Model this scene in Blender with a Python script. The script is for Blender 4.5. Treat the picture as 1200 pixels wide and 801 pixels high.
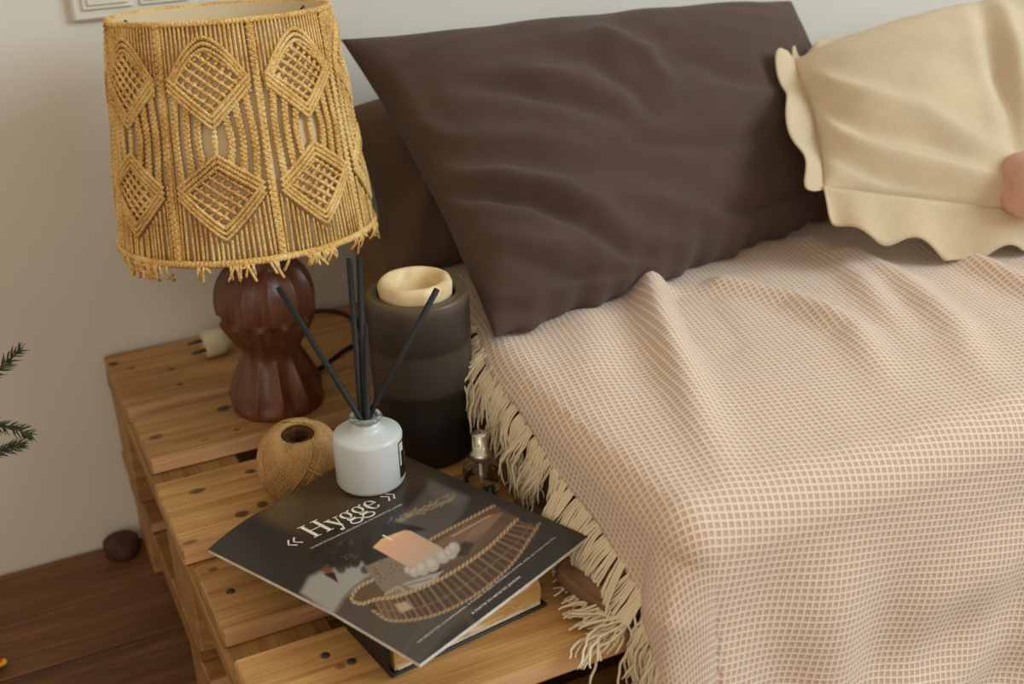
import bpy, math, random
import numpy as np
from mathutils import Matrix, Vector

for o in list(bpy.data.objects):
    bpy.data.objects.remove(o)
scene = bpy.context.scene
COL = scene.collection
rng = np.random.default_rng(7)
random.seed(7)

# ------------------------------------------------------------------ camera
# x runs along the wall, y towards the wall, z up.  All heights below are given
# relative to the top of the pallets (ZP above the floor).
ZP = 0.297
F_PX = 1400.0
PIT, ROL, YAW = [math.radians(a) for a in (25.1, -2.05, 25.2)]
CAM = np.array([0.0, 0.0, 0.68])
FW = np.array([math.sin(YAW) * math.cos(PIT), math.cos(YAW) * math.cos(PIT), -math.sin(PIT)])
_rt = np.array([math.cos(YAW), -math.sin(YAW), 0.0])
_up = np.cross(_rt, FW)
CR = math.cos(ROL) * _rt + math.sin(ROL) * _up
CU = -math.sin(ROL) * _rt + math.cos(ROL) * _up
cam_data = bpy.data.cameras.new('camera')
cam_data.sensor_width = 36.0
cam_data.lens = F_PX / 1200.0 * 36.0
cam_data.clip_start = 0.02
cam_data.dof.use_dof = True
cam_data.dof.focus_distance = 1.18
cam_data.dof.aperture_fstop = 4.5
cam = bpy.data.objects.new('camera', cam_data)
COL.objects.link(cam)
M = Matrix.Identity(4)
for i in range(3):
    M[i][0], M[i][1], M[i][2] = CR[i], CU[i], -FW[i]
    M[i][3] = CAM[i] + (ZP if i == 2 else 0)
cam.matrix_world = M
scene.camera = cam

# ------------------------------------------------------------------ light and exposure
world = bpy.data.worlds.new('world')
scene.world = world
world.use_nodes = True
bg = world.node_tree.nodes['Background']
bg.inputs['Color'].default_value = (1.0, 0.83, 0.62, 1)
bg.inputs['Strength'].default_value = 0.62


def area(name, loc, target, sx, sy, power, color):
    d = bpy.data.lights.new(name, 'AREA')
    d.shape = 'RECTANGLE'
    d.size, d.size_y, d.energy, d.color = sx, sy, power, color
    o = bpy.data.objects.new(name, d)
    COL.objects.link(o)
    o.location = loc
    o.rotation_euler = (Vector(target) - Vector(loc)).to_track_quat('-Z', 'Y').to_euler()
    return o


area('window_light', (2.7, -0.8, 2.1), (0.4, 1.4, 0.5), 1.5, 1.6, 72, (0.72, 0.90, 1.0))
area('front_window_light', (-0.9, -1.7, 1.7), (0.5, 1.0, 0.35), 1.3, 1.5, 13, (1.0, 0.93, 0.82))
scene.view_settings.view_transform = 'Standard'
scene.view_settings.look = 'None'
scene.view_settings.gamma = 1.0
scene.view_settings.use_curve_mapping = False
scene.view_settings.exposure = 0.0


# ------------------------------------------------------------------ helpers
def ray(x, y):
    return FW + (x - 600) / F_PX * CR - (y - 400.5) / F_PX * CU


def onz(x, y, z):
    d = ray(x, y)
    return CAM + d * (z - CAM[2]) / d[2]


def ony(x, y, Y):
    d = ray(x, y)
    return CAM + d * (Y - CAM[1]) / d[1]


def proj(P):
    d = np.asarray(P, float) - CAM
    w = d @ FW
    return np.stack([600 + F_PX * (d @ CR) / w, 400.5 - F_PX * (d @ CU) / w], -1)


def lin(c):
    c = np.asarray(c, float) / 255.0
    return np.where(c <= 0.04045, c / 12.92, ((c + 0.055) / 1.055) ** 2.4)


def rgba(c):
    return tuple(float(v) for v in lin(c)) + (1.0,)


class NT:
    def __init__(self, name, rough=0.6, spec=0.3):
        self.m = bpy.data.materials.new(name)
        self.m.use_nodes = True
        self.t = self.m.node_tree
        self.b = self.t.nodes['Principled BSDF']
        self.b.inputs['Roughness'].default_value = rough
        self.b.inputs['Specular IOR Level'].default_value = spec

    def n(self, typ, **kw):
        nd = self.t.nodes.new(typ)
        for k, v in kw.items():
            if k.startswith('i_'):
                nd.inputs[k[2:].replace('_', ' ')].default_value = v
            else:
                setattr(nd, k, v)
        return nd

    def l(self, a, b):
        self.t.links.new(a, b)

    def math(self, op, a, b=None):
        nd = self.n('ShaderNodeMath', operation=op)
        for i, v in enumerate((a, b)):
            if v is None:
                continue
            if isinstance(v, (int, float)):
                nd.inputs[i].default_value = v
            else:
                self.l(v, nd.inputs[i])
        return nd.outputs[0]

    def ramp(self, fac, stops):
        r = self.n('ShaderNodeValToRGB')
        e = r.color_ramp.elements
        while len(e) < len(stops):
            e.new(0.5)
        for el, (p, c) in zip(e, stops):
            el.position = p
            el.color = c
        self.l(fac, r.inputs[0])
        return r.outputs[0]

    def mix(self, fac, a, b, mode='MIX'):
        nd = self.n('ShaderNodeMix', data_type='RGBA', blend_type=mode)
        for v, s in ((fac, nd.inputs['Factor']), (a, nd.inputs[6]), (b, nd.inputs[7])):
            if isinstance(v, (int, float, tuple)):
                s.default_value = v
            else:
                self.l(v, s)
        return nd.outputs[2]

    def color(self, s):
        if isinstance(s, tuple):
            self.b.inputs['Base Color'].default_value = s
        else:
            self.l(s, self.b.inputs['Base Color'])

    def bump(self, h, strength, dist=0.001):
        nd = self.n('ShaderNodeBump')
        nd.inputs['Strength'].default_value = strength
        nd.inputs['Distance'].default_value = dist
        self.l(h, nd.inputs['Height'])
        self.l(nd.outputs[0], self.b.inputs['Normal'])

    def noise(self, scale, detail=3, coord='Object', stretch=None, rough=0.5, distort=0.0, rand=False):
        tc = self.n('ShaderNodeTexCoord')
        v = tc.outputs[coord]
        if rand:
            oi = self.n('ShaderNodeObjectInfo')
            k = self.math('MULTIPLY', oi.outputs['Random'], 37.0)
            add = self.n('ShaderNodeVectorMath', operation='ADD')
            self.l(v, add.inputs[0])
            self.l(k, add.inputs[1])
            v = add.outputs[0]
        if stretch:
            mp = self.n('ShaderNodeMapping')
            mp.inputs['Scale'].default_value = stretch
            self.l(v, mp.inputs['Vector'])
            v = mp.outputs[0]
        nz = self.n('ShaderNodeTexNoise')
        nz.inputs['Scale'].default_value = scale
        nz.inputs['Detail'].default_value = detail
        nz.inputs['Roughness'].default_value = rough
        nz.inputs['Distortion'].default_value = distort
        self.l(v, nz.inputs['Vector'])
        return nz.outputs['Fac']


def plain(name, c, rough=0.6, spec=0.3, var=0.10, scale=60, bump=0.0, metallic=0.0):
    n = NT(name, rough, spec)
    f = n.noise(scale, 4)
    a = np.array(c, float)
    n.color(n.ramp(f, [(0.3, rgba(np.clip(a * (1 - var), 0, 255))), (0.7, rgba(np.clip(a * (1 + var), 0, 255)))]))
    n.b.inputs['Metallic'].default_value = metallic
    if bump:
        n.bump(f, bump)
    return n.m


def set_mat(o, m):
    o.data.materials.append(m)


def tag(o, label=None, cat=None, group=None, kind=None):
    if label:
        o['label'] = label
    if cat:
        o['category'] = cat
    if group:
        o['group'] = group
    if kind:
        o['kind'] = kind
    return o


WORLD = {}


def empty(name, loc, label, cat, group=None):
    o = bpy.data.objects.new(name, None)
    o.empty_display_size = 0.03
    COL.objects.link(o)
    o.location = (loc[0], loc[1], loc[2] + ZP)
    WORLD[o.name] = np.array(o.location)
    return tag(o, label, cat, group)


def mesh_data(name, V, Fc, smooth=True):
    me = bpy.data.meshes.new(name)
    me.from_pydata([tuple(v) for v in np.asarray(V, float).tolist()], [], [tuple(f) for f in Fc])
    if smooth:
        me.polygons.foreach_set('use_smooth', [True] * len(me.polygons))
    me.update()
    return me


def obj(name, V, Fc, mat, parent=None, smooth=True, origin=None):
    """V in pallet-relative coordinates; the object's origin is its base (or the parent's for a part)."""
    V = np.asarray(V, float).copy()
    V[:, 2] += ZP
    if origin is None:
        lo, hi = V.min(0), V.max(0)
        org = np.array([(lo[0] + hi[0]) / 2, (lo[1] + hi[1]) / 2, lo[2]])
    else:
        org = np.array([origin[0], origin[1], origin[2] + ZP])
    me = mesh_data(name, V - org, Fc, smooth)
    o = bpy.data.objects.new(name, me)
    COL.objects.link(o)
    if parent is not None:
        o.parent = parent
        o.location = org - WORLD[parent.name]
    else:
        o.location = org
    WORLD[o.name] = org
    if mat is not None:
        set_mat(o, mat)
    return o


def merge(parts):
    V, Fc, k = [], [], 0
    for v, f in parts:
        v = np.asarray(v, float)
        V.append(v)
        Fc += [tuple(i + k for i in q) for q in f]
        k += len(v)
    return np.concatenate(V), Fc


def cbox(lo, hi, c=0.002):
    """box with chamfered edges: 24 vertices"""
    lo, hi = np.array(lo, float), np.array(hi, float)
    V, idx = [], {}
    for sx in (0, 1):
        for sy in (0, 1):
            for sz in (0, 1):
                s = np.array([sx, sy, sz])
                p = np.where(s == 1, hi, lo)
                for ax in range(3):
                    q = p - (2 * s - 1) * c
                    q[ax] = p[ax]
                    idx[(sx, sy, sz, ax)] = len(V)
                    V.append(q)
    Fc = []
    for ax in range(3):
        a, b = [i for i in range(3) if i != ax]
        for s in (0, 1):
            q = []
            for (i, j) in ((0, 0), (1, 0), (1, 1), (0, 1)):
                k = [0, 0, 0]
                k[ax], k[a], k[b] = s, i, j
                q.append(idx[(*k, ax)])
            flip = (s == 0) ^ (ax == 1)
            Fc.append(tuple(q[::-1] if flip else q))
    for ax in range(3):
        a, b = [i for i in range(3) if i != ax]
        for i in (0, 1):
            for j in (0, 1):
                k0, k1 = [0, 0, 0], [0, 0, 0]
                k0[a] = k1[a] = i
                k0[b] = k1[b] = j
                k1[ax] = 1
                Fc.append((idx[(*k0, a)], idx[(*k1, a)], idx[(*k1, b)], idx[(*k0, b)]))
    for sx in (0, 1):
        for sy in (0, 1):
            for sz in (0, 1):
                Fc.append(tuple(idx[(sx, sy, sz, ax)] for ax in range(3)))
    V = np.array(V)
    ctr = (lo + hi) / 2
    out = []
    for f in Fc:
        p = V[list(f)]
        nrm = np.cross(p[1] - p[0], p[2] - p[0])
        out.append(f if nrm @ (p.mean(0) - ctr) > 0 else f[::-1])
    return V, out


def grid_faces(nu, nv, wrap_u=False, off=0):
    Fc = []
    for i in range(nu if wrap_u else nu - 1):
        i2 = (i + 1) % nu
        for j in range(nv - 1):
            Fc.append((off + i * nv + j, off + i2 * nv + j, off + i2 * nv + j + 1, off + i * nv + j + 1))
    return Fc


def lathe(profile, n=48, center=(0, 0, 0), cap0=True, cap1=False, rfun=None):
    pr = np.array(profile, float)
    m = len(pr)
    V = []
    for i in range(n):
        a = 2 * math.pi * i / n
        k = np.ones(m) if rfun is None else rfun(a, pr)
        V.append(np.stack([center[0] + pr[:, 0] * k * math.cos(a), center[1] + pr[:, 0] * k * math.sin(a), center[2] + pr[:, 1]], 1))
    V = np.concatenate(V)
    Fc = grid_faces(n, m, True)
    if cap0:
        Fc.append(tuple(i * m for i in range(n))[::-1])
    if cap1:
        Fc.append(tuple(i * m + m - 1 for i in range(n)))
    return V, Fc


def tube(pts, rad, sides=6, caps=True, up=None):
    P = np.asarray(pts, float)
    n = len(P)
    r = np.broadcast_to(np.asarray(rad, float), (n,))
    T = np.gradient(P, axis=0)
    T /= np.linalg.norm(T, axis=1, keepdims=True) + 1e-12
    ref = np.array([0, 0, 1.0]) if up is None else np.array(up, float)
    if up is None and abs(T[0] @ ref) > 0.9:
        ref = np.array([1.0, 0, 0])
    N = ref - T[0] * (T[0] @ ref)
    N /= np.linalg.norm(N) + 1e-12
    a = np.arange(sides) * 2 * math.pi / sides
    ca, sa = np.cos(a)[:, None], np.sin(a)[:, None]
    V = np.empty((n, sides, 3))
    for i in range(n):
        N = N - T[i] * (T[i] @ N)
        N /= np.linalg.norm(N) + 1e-12
        B = np.cross(T[i], N)
        V[i] = P[i] + r[i] * (ca * N + sa * B)
    Fc = []
    for i in range(n - 1):
        for j in range(sides):
            k = (j + 1) % sides
            Fc.append((i * sides + j, i * sides + k, (i + 1) * sides + k, (i + 1) * sides + j))
    if caps:
        Fc.append(tuple(range(sides))[::-1])
        Fc.append(tuple((n - 1) * sides + j for j in range(sides)))
    return V.reshape(-1, 3), Fc


def smooth_path(pts, n):
    """Catmull-Rom through pts, n samples"""
    P = np.asarray(pts, float)
    Q = np.concatenate([[2 * P[0] - P[1]], P, [2 * P[-1] - P[-2]]])
    t = np.linspace(0, len(P) - 1 - 1e-9, n)
    i = t.astype(int)
    f = (t - i)[:, None]
    a, b, c, d = Q[i], Q[i + 1], Q[i + 2], Q[i + 3]
    return 0.5 * (2 * b + (c - a) * f + (2 * a - 5 * b + 4 * c - d) * f ** 2 + (3 * b - a - 3 * c + d) * f ** 3)


def poly_dist(P, poly):
    """distance of 2-D points to a polyline, its parameter 0..1 and signed side"""
    P = np.asarray(P, float)
    poly = np.asarray(poly, float)
    best = np.full(len(P), 1e9)
    tt = np.zeros(len(P))
    ss = np.zeros(len(P))
    L = np.linalg.norm(np.diff(poly, axis=0), axis=1)
    cum = np.concatenate([[0], np.cumsum(L)])
    for k in range(len(poly) - 1):
        a, d = poly[k], poly[k + 1] - poly[k]
        t = np.clip(((P - a) @ d) / (d @ d), 0, 1)
        q = a + t[:, None] * d - P
        dist = np.hypot(q[:, 0], q[:, 1])
        m = dist < best
        best[m] = dist[m]
        tt[m] = ((cum[k] + t * L[k]) / cum[-1])[m]
        ss[m] = np.sign(d[0] * -q[:, 1] - d[1] * -q[:, 0])[m]
    return best, tt, ss


def vnoise(P, scale, seed=0, octaves=3):
    """cheap smooth numpy noise: sums of rotated sines, about -1..1"""
    r = np.random.default_rng(seed)
    P = np.asarray(P, float) * scale
    out = np.zeros(len(P))
    amp, tot = 1.0, 0.0
    for _ in range(octaves):
        for _ in range(4):
            d = r.normal(size=P.shape[1])
            d /= np.linalg.norm(d)
            out += amp * np.sin(P @ d * r.uniform(0.7, 1.4) + r.uniform(0, 6.28)) / 2
        tot += amp
        amp *= 0.5
        P = P * 2.03
    return out / tot


def smoothstep(a, b, x):
    t = np.clip((x - a) / (b - a), 0, 1)
    return t * t * (3 - 2 * t)


# ------------------------------------------------------------------ materials
def wood(name, dark, light, axis='x', knots=(), rough=0.55, ring=1.0, spec=0.3, bump=0.35):
    n = NT(name, rough, spec)
    st = {'x': (1.2, 16, 16), 'y': (16, 1.2, 16), 'z': (16, 16, 1.2)}[axis]
    f1 = n.noise(4.0, 6, stretch=st, distort=0.6, rand=True)
    st2 = {'x': (3, 150, 150), 'y': (150, 3, 150), 'z': (150, 150, 3)}[axis]
    f2 = n.noise(3.0, 3, stretch=st2, rand=True)
    f3 = n.noise(5.0, 2, rand=True)
    c = n.ramp(f1, [(0.30, rgba(dark)), (0.50, rgba((np.array(dark) + np.array(light)) / 2)), (0.68, rgba(light))])
    c = n.mix(0.30, c, n.ramp(f2, [(0.35, rgba(np.array(dark) * 0.85)), (0.6, rgba(light))]))
    c = n.mix(0.22, c, n.ramp(f3, [(0.3, (0.35, 0.28, 0.2, 1)), (0.7, (1, 1, 1, 1))]), 'MULTIPLY')
    tc = n.n('ShaderNodeTexCoord')
    nz = n.noise(60, 2)
    for (kx, ky, rx, ry, dk) in knots:
        sub = n.n('ShaderNodeVectorMath', operation='SUBTRACT')
        sub.inputs[1].default_value = (kx, ky, 0)
        n.l(tc.outputs['Object'], sub.inputs[0])
        mul = n.n('ShaderNodeVectorMath', operation='MULTIPLY')
        mul.inputs[1].default_value = (1 / rx, 1 / ry, 0)
        n.l(sub.outputs[0], mul.inputs[0])
        ln = n.n('ShaderNodeVectorMath', operation='LENGTH')
        n.l(mul.outputs[0], ln.inputs[0])
        d = n.math('ADD', ln.outputs['Value'], n.math('MULTIPLY', n.math('SUBTRACT', nz, 0.5), 0.9))
        fac = n.ramp(d, [(0.0, (dk, dk, dk, 1)), (0.75, (dk * .8, dk * .8, dk * .8, 1)), (1.0, (0, 0, 0, 1))])
        c = n.mix(fac, c, rgba(np.array(dark) * 0.33))
    oi = n.n('ShaderNodeObjectInfo')
    v = n.math('ADD', n.math('MULTIPLY', oi.outputs['Random'], 0.24), 0.88)
    hs = n.n('ShaderNodeHueSaturation')
    n.l(c, hs.inputs['Color'])
    n.l(v, hs.inputs['Value'])
    n.color(hs.outputs[0])
    n.bump(n.math('ADD', f1, n.math('MULTIPLY', f2, 0.5)), bump, 0.002)
    return n.m


def fabric(name, c, var=0.06, weave=900, rough=0.9, bump=0.25, fade=None):
    n = NT(name, rough, 0.15)
    a = np.array(c, float)
    f = n.noise(14, 5)
    col = n.ramp(f, [(0.3, rgba(a * (1 - var))), (0.7, rgba(np.clip(a * (1 + var), 0, 255)))])
    w = n.noise(weave, 2)
    col = n.mix(0.25, col, n.ramp(w, [(0.3, rgba(a * 0.8)), (0.7, rgba(np.clip(a * 1.15, 0, 255)))]))
    n.color(col)
    n.b.inputs['Sheen Weight'].default_value = 0.08
    n.b.inputs['Sheen Roughness'].default_value = 0.6
    n.bump(n.math('ADD', n.math('MULTIPLY', w, 0.5), n.noise(60, 4)), bump, 0.0015)
    return n.m


# ------------------------------------------------------------------ the room
wm = NT('wall_plaster', 0.85, 0.2)
wf = wm.noise(3, 5)
wm.color(wm.ramp(wf, [(0.3, rgba((214, 209, 199))), (0.7, rgba((221, 216, 207)))]))
wm.bump(wm.noise(90, 4), 0.12, 0.002)
WALL_Y = 1.562
V, Fc = cbox((-2.5, WALL_Y, -ZP - 0.1), (4.0, WALL_Y + 0.12, 2.4), 0.002)
tag(obj('wall_back', V, Fc, wm.m, smooth=False), 'off-white plastered wall behind the pallets and pillows', 'wall', kind='structure')

floor_sub = plain('floor_gap', (38, 27, 19), 0.9)
V, Fc = cbox((-2.5, -2.0, -ZP - 0.06), (4.0, WALL_Y, -ZP - 0.012), 0.001)
floor = tag(obj('floor', V, Fc, floor_sub, smooth=False), 'brown wooden plank floor', 'floor', kind='structure')
floor_wood = wood('floor_wood', (86, 54, 34), (140, 98, 64), 'x', rough=0.5, bump=0.3)
PW, PL = 0.118, 1.3
pv, pf = cbox((-PL / 2 + .001, -PW / 2 + .0012, -0.012), (PL / 2 - .001, PW / 2 - .0012, 0), 0.0015)
plank_me = mesh_data('plank', pv, pf, False)
plank_me.materials.append(floor_wood)
row = 0
y = WALL_Y - 0.004 - PW / 2
while y > -2.0:
    x = -2.4 + (row * 0.31 + .35) % PL if row > 4 else -1.3 + row * .02
    while x < 4.2:
        if x - PL / 2 > -2.5 and x + PL / 2 < 4.0:
            p = bpy.data.objects.new('plank', plank_me)
            COL.objects.link(p)
            p.parent = floor
            p.location = Vector((x, y, 0.0)) - floor.location
        x += PL
    y -= PW
    row += 1

# ------------------------------------------------------------------ pallets
PX0, PX1 = 0.121, 1.321
DECK = [(1.378, 1.550), (1.238, 1.352), (1.043, 1.184), (0.897, 1.009), (0.722, 0.853)]
KN = {0: [((133, 426), 8, 4, .95), ((201, 432), 6, 3, .9), ((154, 431), 6, 3, .6), ((211, 450), 5, 2.5, .7)],
      1: [((183, 511), 12, 4, .7), ((277, 503), 6, 3, .7), ((240, 515), 8, 3, .4), ((262, 478), 12, 5, .9)],
      2: [((232, 574), 14, 4, .8), ((284, 601), 12, 5, .9), ((308, 590), 9, 5, .9), ((294, 551), 9, 4, .9), ((222, 634), 12, 3, .6), ((313, 604), 7, 4, .7)],
      3: [((250, 665), 7, 3, .7)],
      4: [((400, 780), 9, 4, .6)]}
NAILS = {3: [(270, 693)], 4: [(381, 768), (412, 775)]}
DW_D, DW_L = (142, 102, 56), (190, 148, 94)
nail_m = plain('nail_head', (74, 64, 54), 0.5, 0.5, metallic=0.4)
stringer_m = wood('pallet_wood_cross', (128, 90, 48), (176, 134, 80), 'y')
block_m = wood('pallet_wood_block', (146, 104, 58), (190, 146, 92), 'x')
under_m = wood('pallet_wood_under', (126, 86, 46), (172, 128, 76), 'x')

front_edge_m = wood('pale_front_edge', (196, 146, 100), (228, 182, 136), 'x', bump=.5)  # paler, pinker wood used only on the front-facing edges of deck boards
nail_v, nail_f = lathe([(0.0001, .0012), (.0035, .0012), (.0042, .0006), (.0042, -.002)], 12, cap0=False)


def pallet(z_top, hs, dx, label, detailed):
    """hs: thickness of deck, cross board, block, bottom board"""
    root = empty('wooden_pallet', ((PX0 + PX1) / 2 + dx, 1.135, z_top - sum(hs)), label, 'pallet', 'stacked wooden pallets')
    zd = z_top - hs[0]
    zs = zd - hs[1]
    zb = zs - hs[2]
    zf = zb - hs[3]
    for k, (y0, y1) in enumerate(DECK):
        j = rng.uniform(-.004, .004)
        ctr = np.array([(PX0 + PX1) / 2, (y0 + y1) / 2])
        kn = []
        if detailed:
            for (px, rx, ry, dk) in KN[k]:
                w = onz(*px, 0)
                s = np.linalg.norm(w - CAM) / F_PX
                kn.append((w[0] - ctr[0] - j - dx, w[1] - ctr[1], rx * s * 0.8, ry * s * 1.5, dk))
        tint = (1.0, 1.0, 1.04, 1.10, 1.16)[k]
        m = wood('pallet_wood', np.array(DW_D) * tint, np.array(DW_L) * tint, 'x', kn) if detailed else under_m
        zl = z_top + (rng.uniform(-.0015, 0) if k else 0)
        V, Fc = cbox((PX0 + dx + j, y0, zd), (PX1 + dx + j, y1, zl), 0.0022)
        b = obj('deck_board', V, Fc, m, root, smooth=False, origin=(ctr[0] + dx + j, ctr[1], zd))
        b.data.materials.append(front_edge_m)
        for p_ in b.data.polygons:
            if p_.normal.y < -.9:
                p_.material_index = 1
        if detailed:
            for px in NAILS.get(k, []):
                w = onz(*px, zl)
                obj('nail', nail_v + np.array([w[0], w[1], zl]), nail_f, nail_m, b, origin=(w[0], w[1], zl))
    for (x0, x1) in ((PX0, PX0 + .1), (.67, .77), (PX1 - .1, PX1)):
        V, Fc = cbox((x0 + dx, .722, zs), (x1 + dx, 1.55, zd), 0.002)
        obj('cross_board', V, Fc, stringer_m, root, smooth=False)
        for (y0, y1) in ((1.455, 1.55), (1.06, 1.185), (.722, .82)):
            V, Fc = cbox((x0 + dx + .002, y0, zb), (x1 + dx - .002, y1, zs), 0.002)
            obj('block', V, Fc, block_m, root, smooth=False)
    if hs[3] > 0:
        for (y0, y1) in ((1.43, 1.55), (1.072, 1.215), (.722, .84)):
            V, Fc = cbox((PX0 + dx, y0, zf), (PX1 + dx, y1, zb), 0.002)
            obj('bottom_board', V, Fc, under_m, root, smooth=False)
    return root


pallet(0.0, (.022, .022, .101, .022), 0.0, 'knotty pine pallet carrying the lamp and books, upper one of the stack', True)
pallet(-.1672, (.018, .022, .0898, 0.0), 0.003, 'pine pallet standing on the floor, lower one of the stack', False)

# a second stack carries the right part of the mattress, out of the picture
PXS = (PX0, PX1)

# ------------------------------------------------------------------ mattress and sheet
sheet_m = fabric('brown_sheet', (120, 90, 62), 0.08, 500)
MX0, MX1, MY0, MY1, MZ = 0.478, 2.05, 0.712, 1.552, 0.122


def rbox(lo, hi, r, n=6):
    """rounded box as a subdivided superellipsoid-like grid"""
    lo, hi = np.array(lo), np.array(hi)
    pts = []
    prof = []
    # vertical profile of inset / height
    for k in range(n + 1):
        a = math.pi / 2 * k / n
        prof.append((r * (1 - math.sin(a)), lo[2] + r * (1 - math.cos(a))))
    for k in range(n + 1):
        a = math.pi / 2 * k / n
        prof.append((r * (1 - math.cos(a)), hi[2] - r + r * math.sin(a)))
    ring = []
    rc = r * 1.6
    for (cx, cy, a0) in ((hi[0] - rc, hi[1] - rc, 0), (lo[0] + rc, hi[1] - rc, 90), (lo[0] + rc, lo[1] + rc, 180), (hi[0] - rc, lo[1] + rc, 270)):
        for k in range(9):
            a = math.radians(a0 + 90 * k / 8)
            ring.append((cx, cy, math.cos(a), math.sin(a)))
    m = len(prof)
    for (cx, cy, c, s) in ring:
        for (ins, z) in prof:
            pts.append((cx + (rc - ins) * c, cy + (rc - ins) * s, z))
    Fc = grid_faces(len(ring), m, True)
    Fc.append(tuple(i * m for i in range(len(ring)))[::-1])
    Fc.append(tuple(i * m + m - 1 for i in range(len(ring))))
    return np.array(pts), Fc


mat_root = empty('mattress', ((MX0 + MX1) / 2, (MY0 + MY1) / 2, 0.0), 'mattress in a brown sheet lying on the pallets', 'mattress')
V, Fc = rbox((MX0, MY0, 0.0005), (MX1, MY1, MZ), 0.02)
obj('body', V, Fc, sheet_m, mat_root)

# loose sheet hanging over the end of the mattress and bunched on the pallet
ny, ns = 170, 40
yy = np.linspace(1.50, 0.715, ny)
V = []
for y in yy:
    g = smoothstep(1.1, 0.80, y)
    wv = (math.sin(y * 46) * .5 + math.sin(y * 97 + 1.3) * .3 + math.sin(y * 23 + .4) * .4)
    bunch = math.exp(-((y - .790) / .035) ** 2)
    for k in range(ns):
        s = k / (ns - 1)
        if s < .25:
            a = s / .25
            x, z = MX0 + .05 - .05 * a, MZ + .0025
            z -= .012 * max(0, a - .7) / .3
        elif s < .75:
            a = (s - .25) / .5
            x = MX0 - .004 - a * (.007 + .008 * g) + (.004 + .006 * a) * wv * (.3 + g) - bunch * .022 * math.sin(math.pi * min(1, a * 1.1))
            z = MZ - .010 - a * (MZ - .022)
        else:
            a = (s - .75) / .25
            x = MX0 - .011 - .008 * g + .010 * wv * (.3 + g) - a * (.010 + .012 * g + .006 * wv) - bunch * (.012 + .02 * math.sin(a * 3.1))
            z = .012 * (1 - a) + .003 + .008 * abs(math.sin(a * 6 + y * 30)) * g + bunch * .014 * math.sin(a * math.pi)
        V.append((x, y, max(z, .0025)))
V = np.array(V)
V[:, 0] = np.minimum(V[:, 0], np.where(V[:, 2] < MZ - .011, MX0 - .002, 9))
hem_z = np.interp(V[:, 1], [.70, .774, .934, 1.10, 1.2], [.0, .045, .085, .115, .125]) - .012
V[:, 0] = np.where(V[:, 2] > hem_z, np.maximum(V[:, 0], .4690), V[:, 0])
Fc = grid_faces(ny, ns)
sh = obj('sheet', V, Fc, sheet_m, mat_root)
md = sh.modifiers.new('thickness', 'SOLIDIFY')
md.thickness = 0.0016
md.offset = 1.0

# crumpled hem of the sheet pushed out on the pallet
nf, mf = 150, 26
V = []
for i in range(nf):
    t = i / (nf - 1)
    y = .858 - .125 * t
    env = math.sin(math.pi * t) ** .5
    w1 = math.sin(t * 19 + .6) + .45 * math.sin(t * 41 + 1.0)
    w2 = math.sin(t * 19 + 1.9)
    for j in range(mf):
        s_ = j / (mf - 1)
        x = MX0 - .008 - env * (.004 + .034 * s_ ** .8) - env * .0075 * w1 * (.25 + s_) + .006 * math.sin(math.pi * s_) * w2 * env
        z = .046 * (1 - s_) ** 1.1 + .0035 + env * (.007 * w2 * math.sin(math.pi * s_ ** .8)) + .007 * env * max(0, math.sin(s_ * 7 + w1)) * s_
        V.append((x, y + .006 * w2 * s_, max(z, .0028)))
fo = obj('sheet_hem', V, grid_faces(nf, mf), sheet_m, mat_root)
md = fo.modifiers.new('thickness', 'SOLIDIFY')
md.thickness = .0022

# ------------------------------------------------------------------ blanket
XE, YE, ZT, RR = 0.498, 0.720, 0.1285, 0.036
RF = 0.046
EB = np.array([-.222, -.975])
EB /= np.linalg.norm(EB)
EA = np.array([-EB[1], EB[0]])
BO = np.array([.487, 1.16]) - EB * 0.15


def fold_xy(px, z=.135):
    return [onz(*p, z)[:2] for p in px]


TOPF = [  # crest lines on the bed top: pixels, (height start, mid, end), half width
    ([(762, 338), (776, 385), (800, 440), (826, 505), (850, 560)], (.030, .022, .002), .020),
    ([(800, 350), (830, 395), (850, 440)], (-.010, -.009, 0), .030),
    ([(850, 330), (930, 350), (1000, 385), (1040, 440)], (.012, .018, .002), .020),
    ([(1000, 300), (1060, 330), (1120, 380), (1160, 450)], (.014, .015, .0), .022),
    ([(1090, 285), (1150, 310), (1240, 350)], (.012, .016, .012), .018),
    ([(950, 280), (1010, 330), (1070, 400)], (.006, .012, .0), .018),
    ([(690, 370), (690, 430), (720, 500)], (.006, .008, 0), .030),
    ([(820, 690), (818, 760), (815, 840)], (0, .0, 0), .02),
]
TOPF = [(fold_xy(p), h, w) for p, h, w in TOPF]


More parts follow.
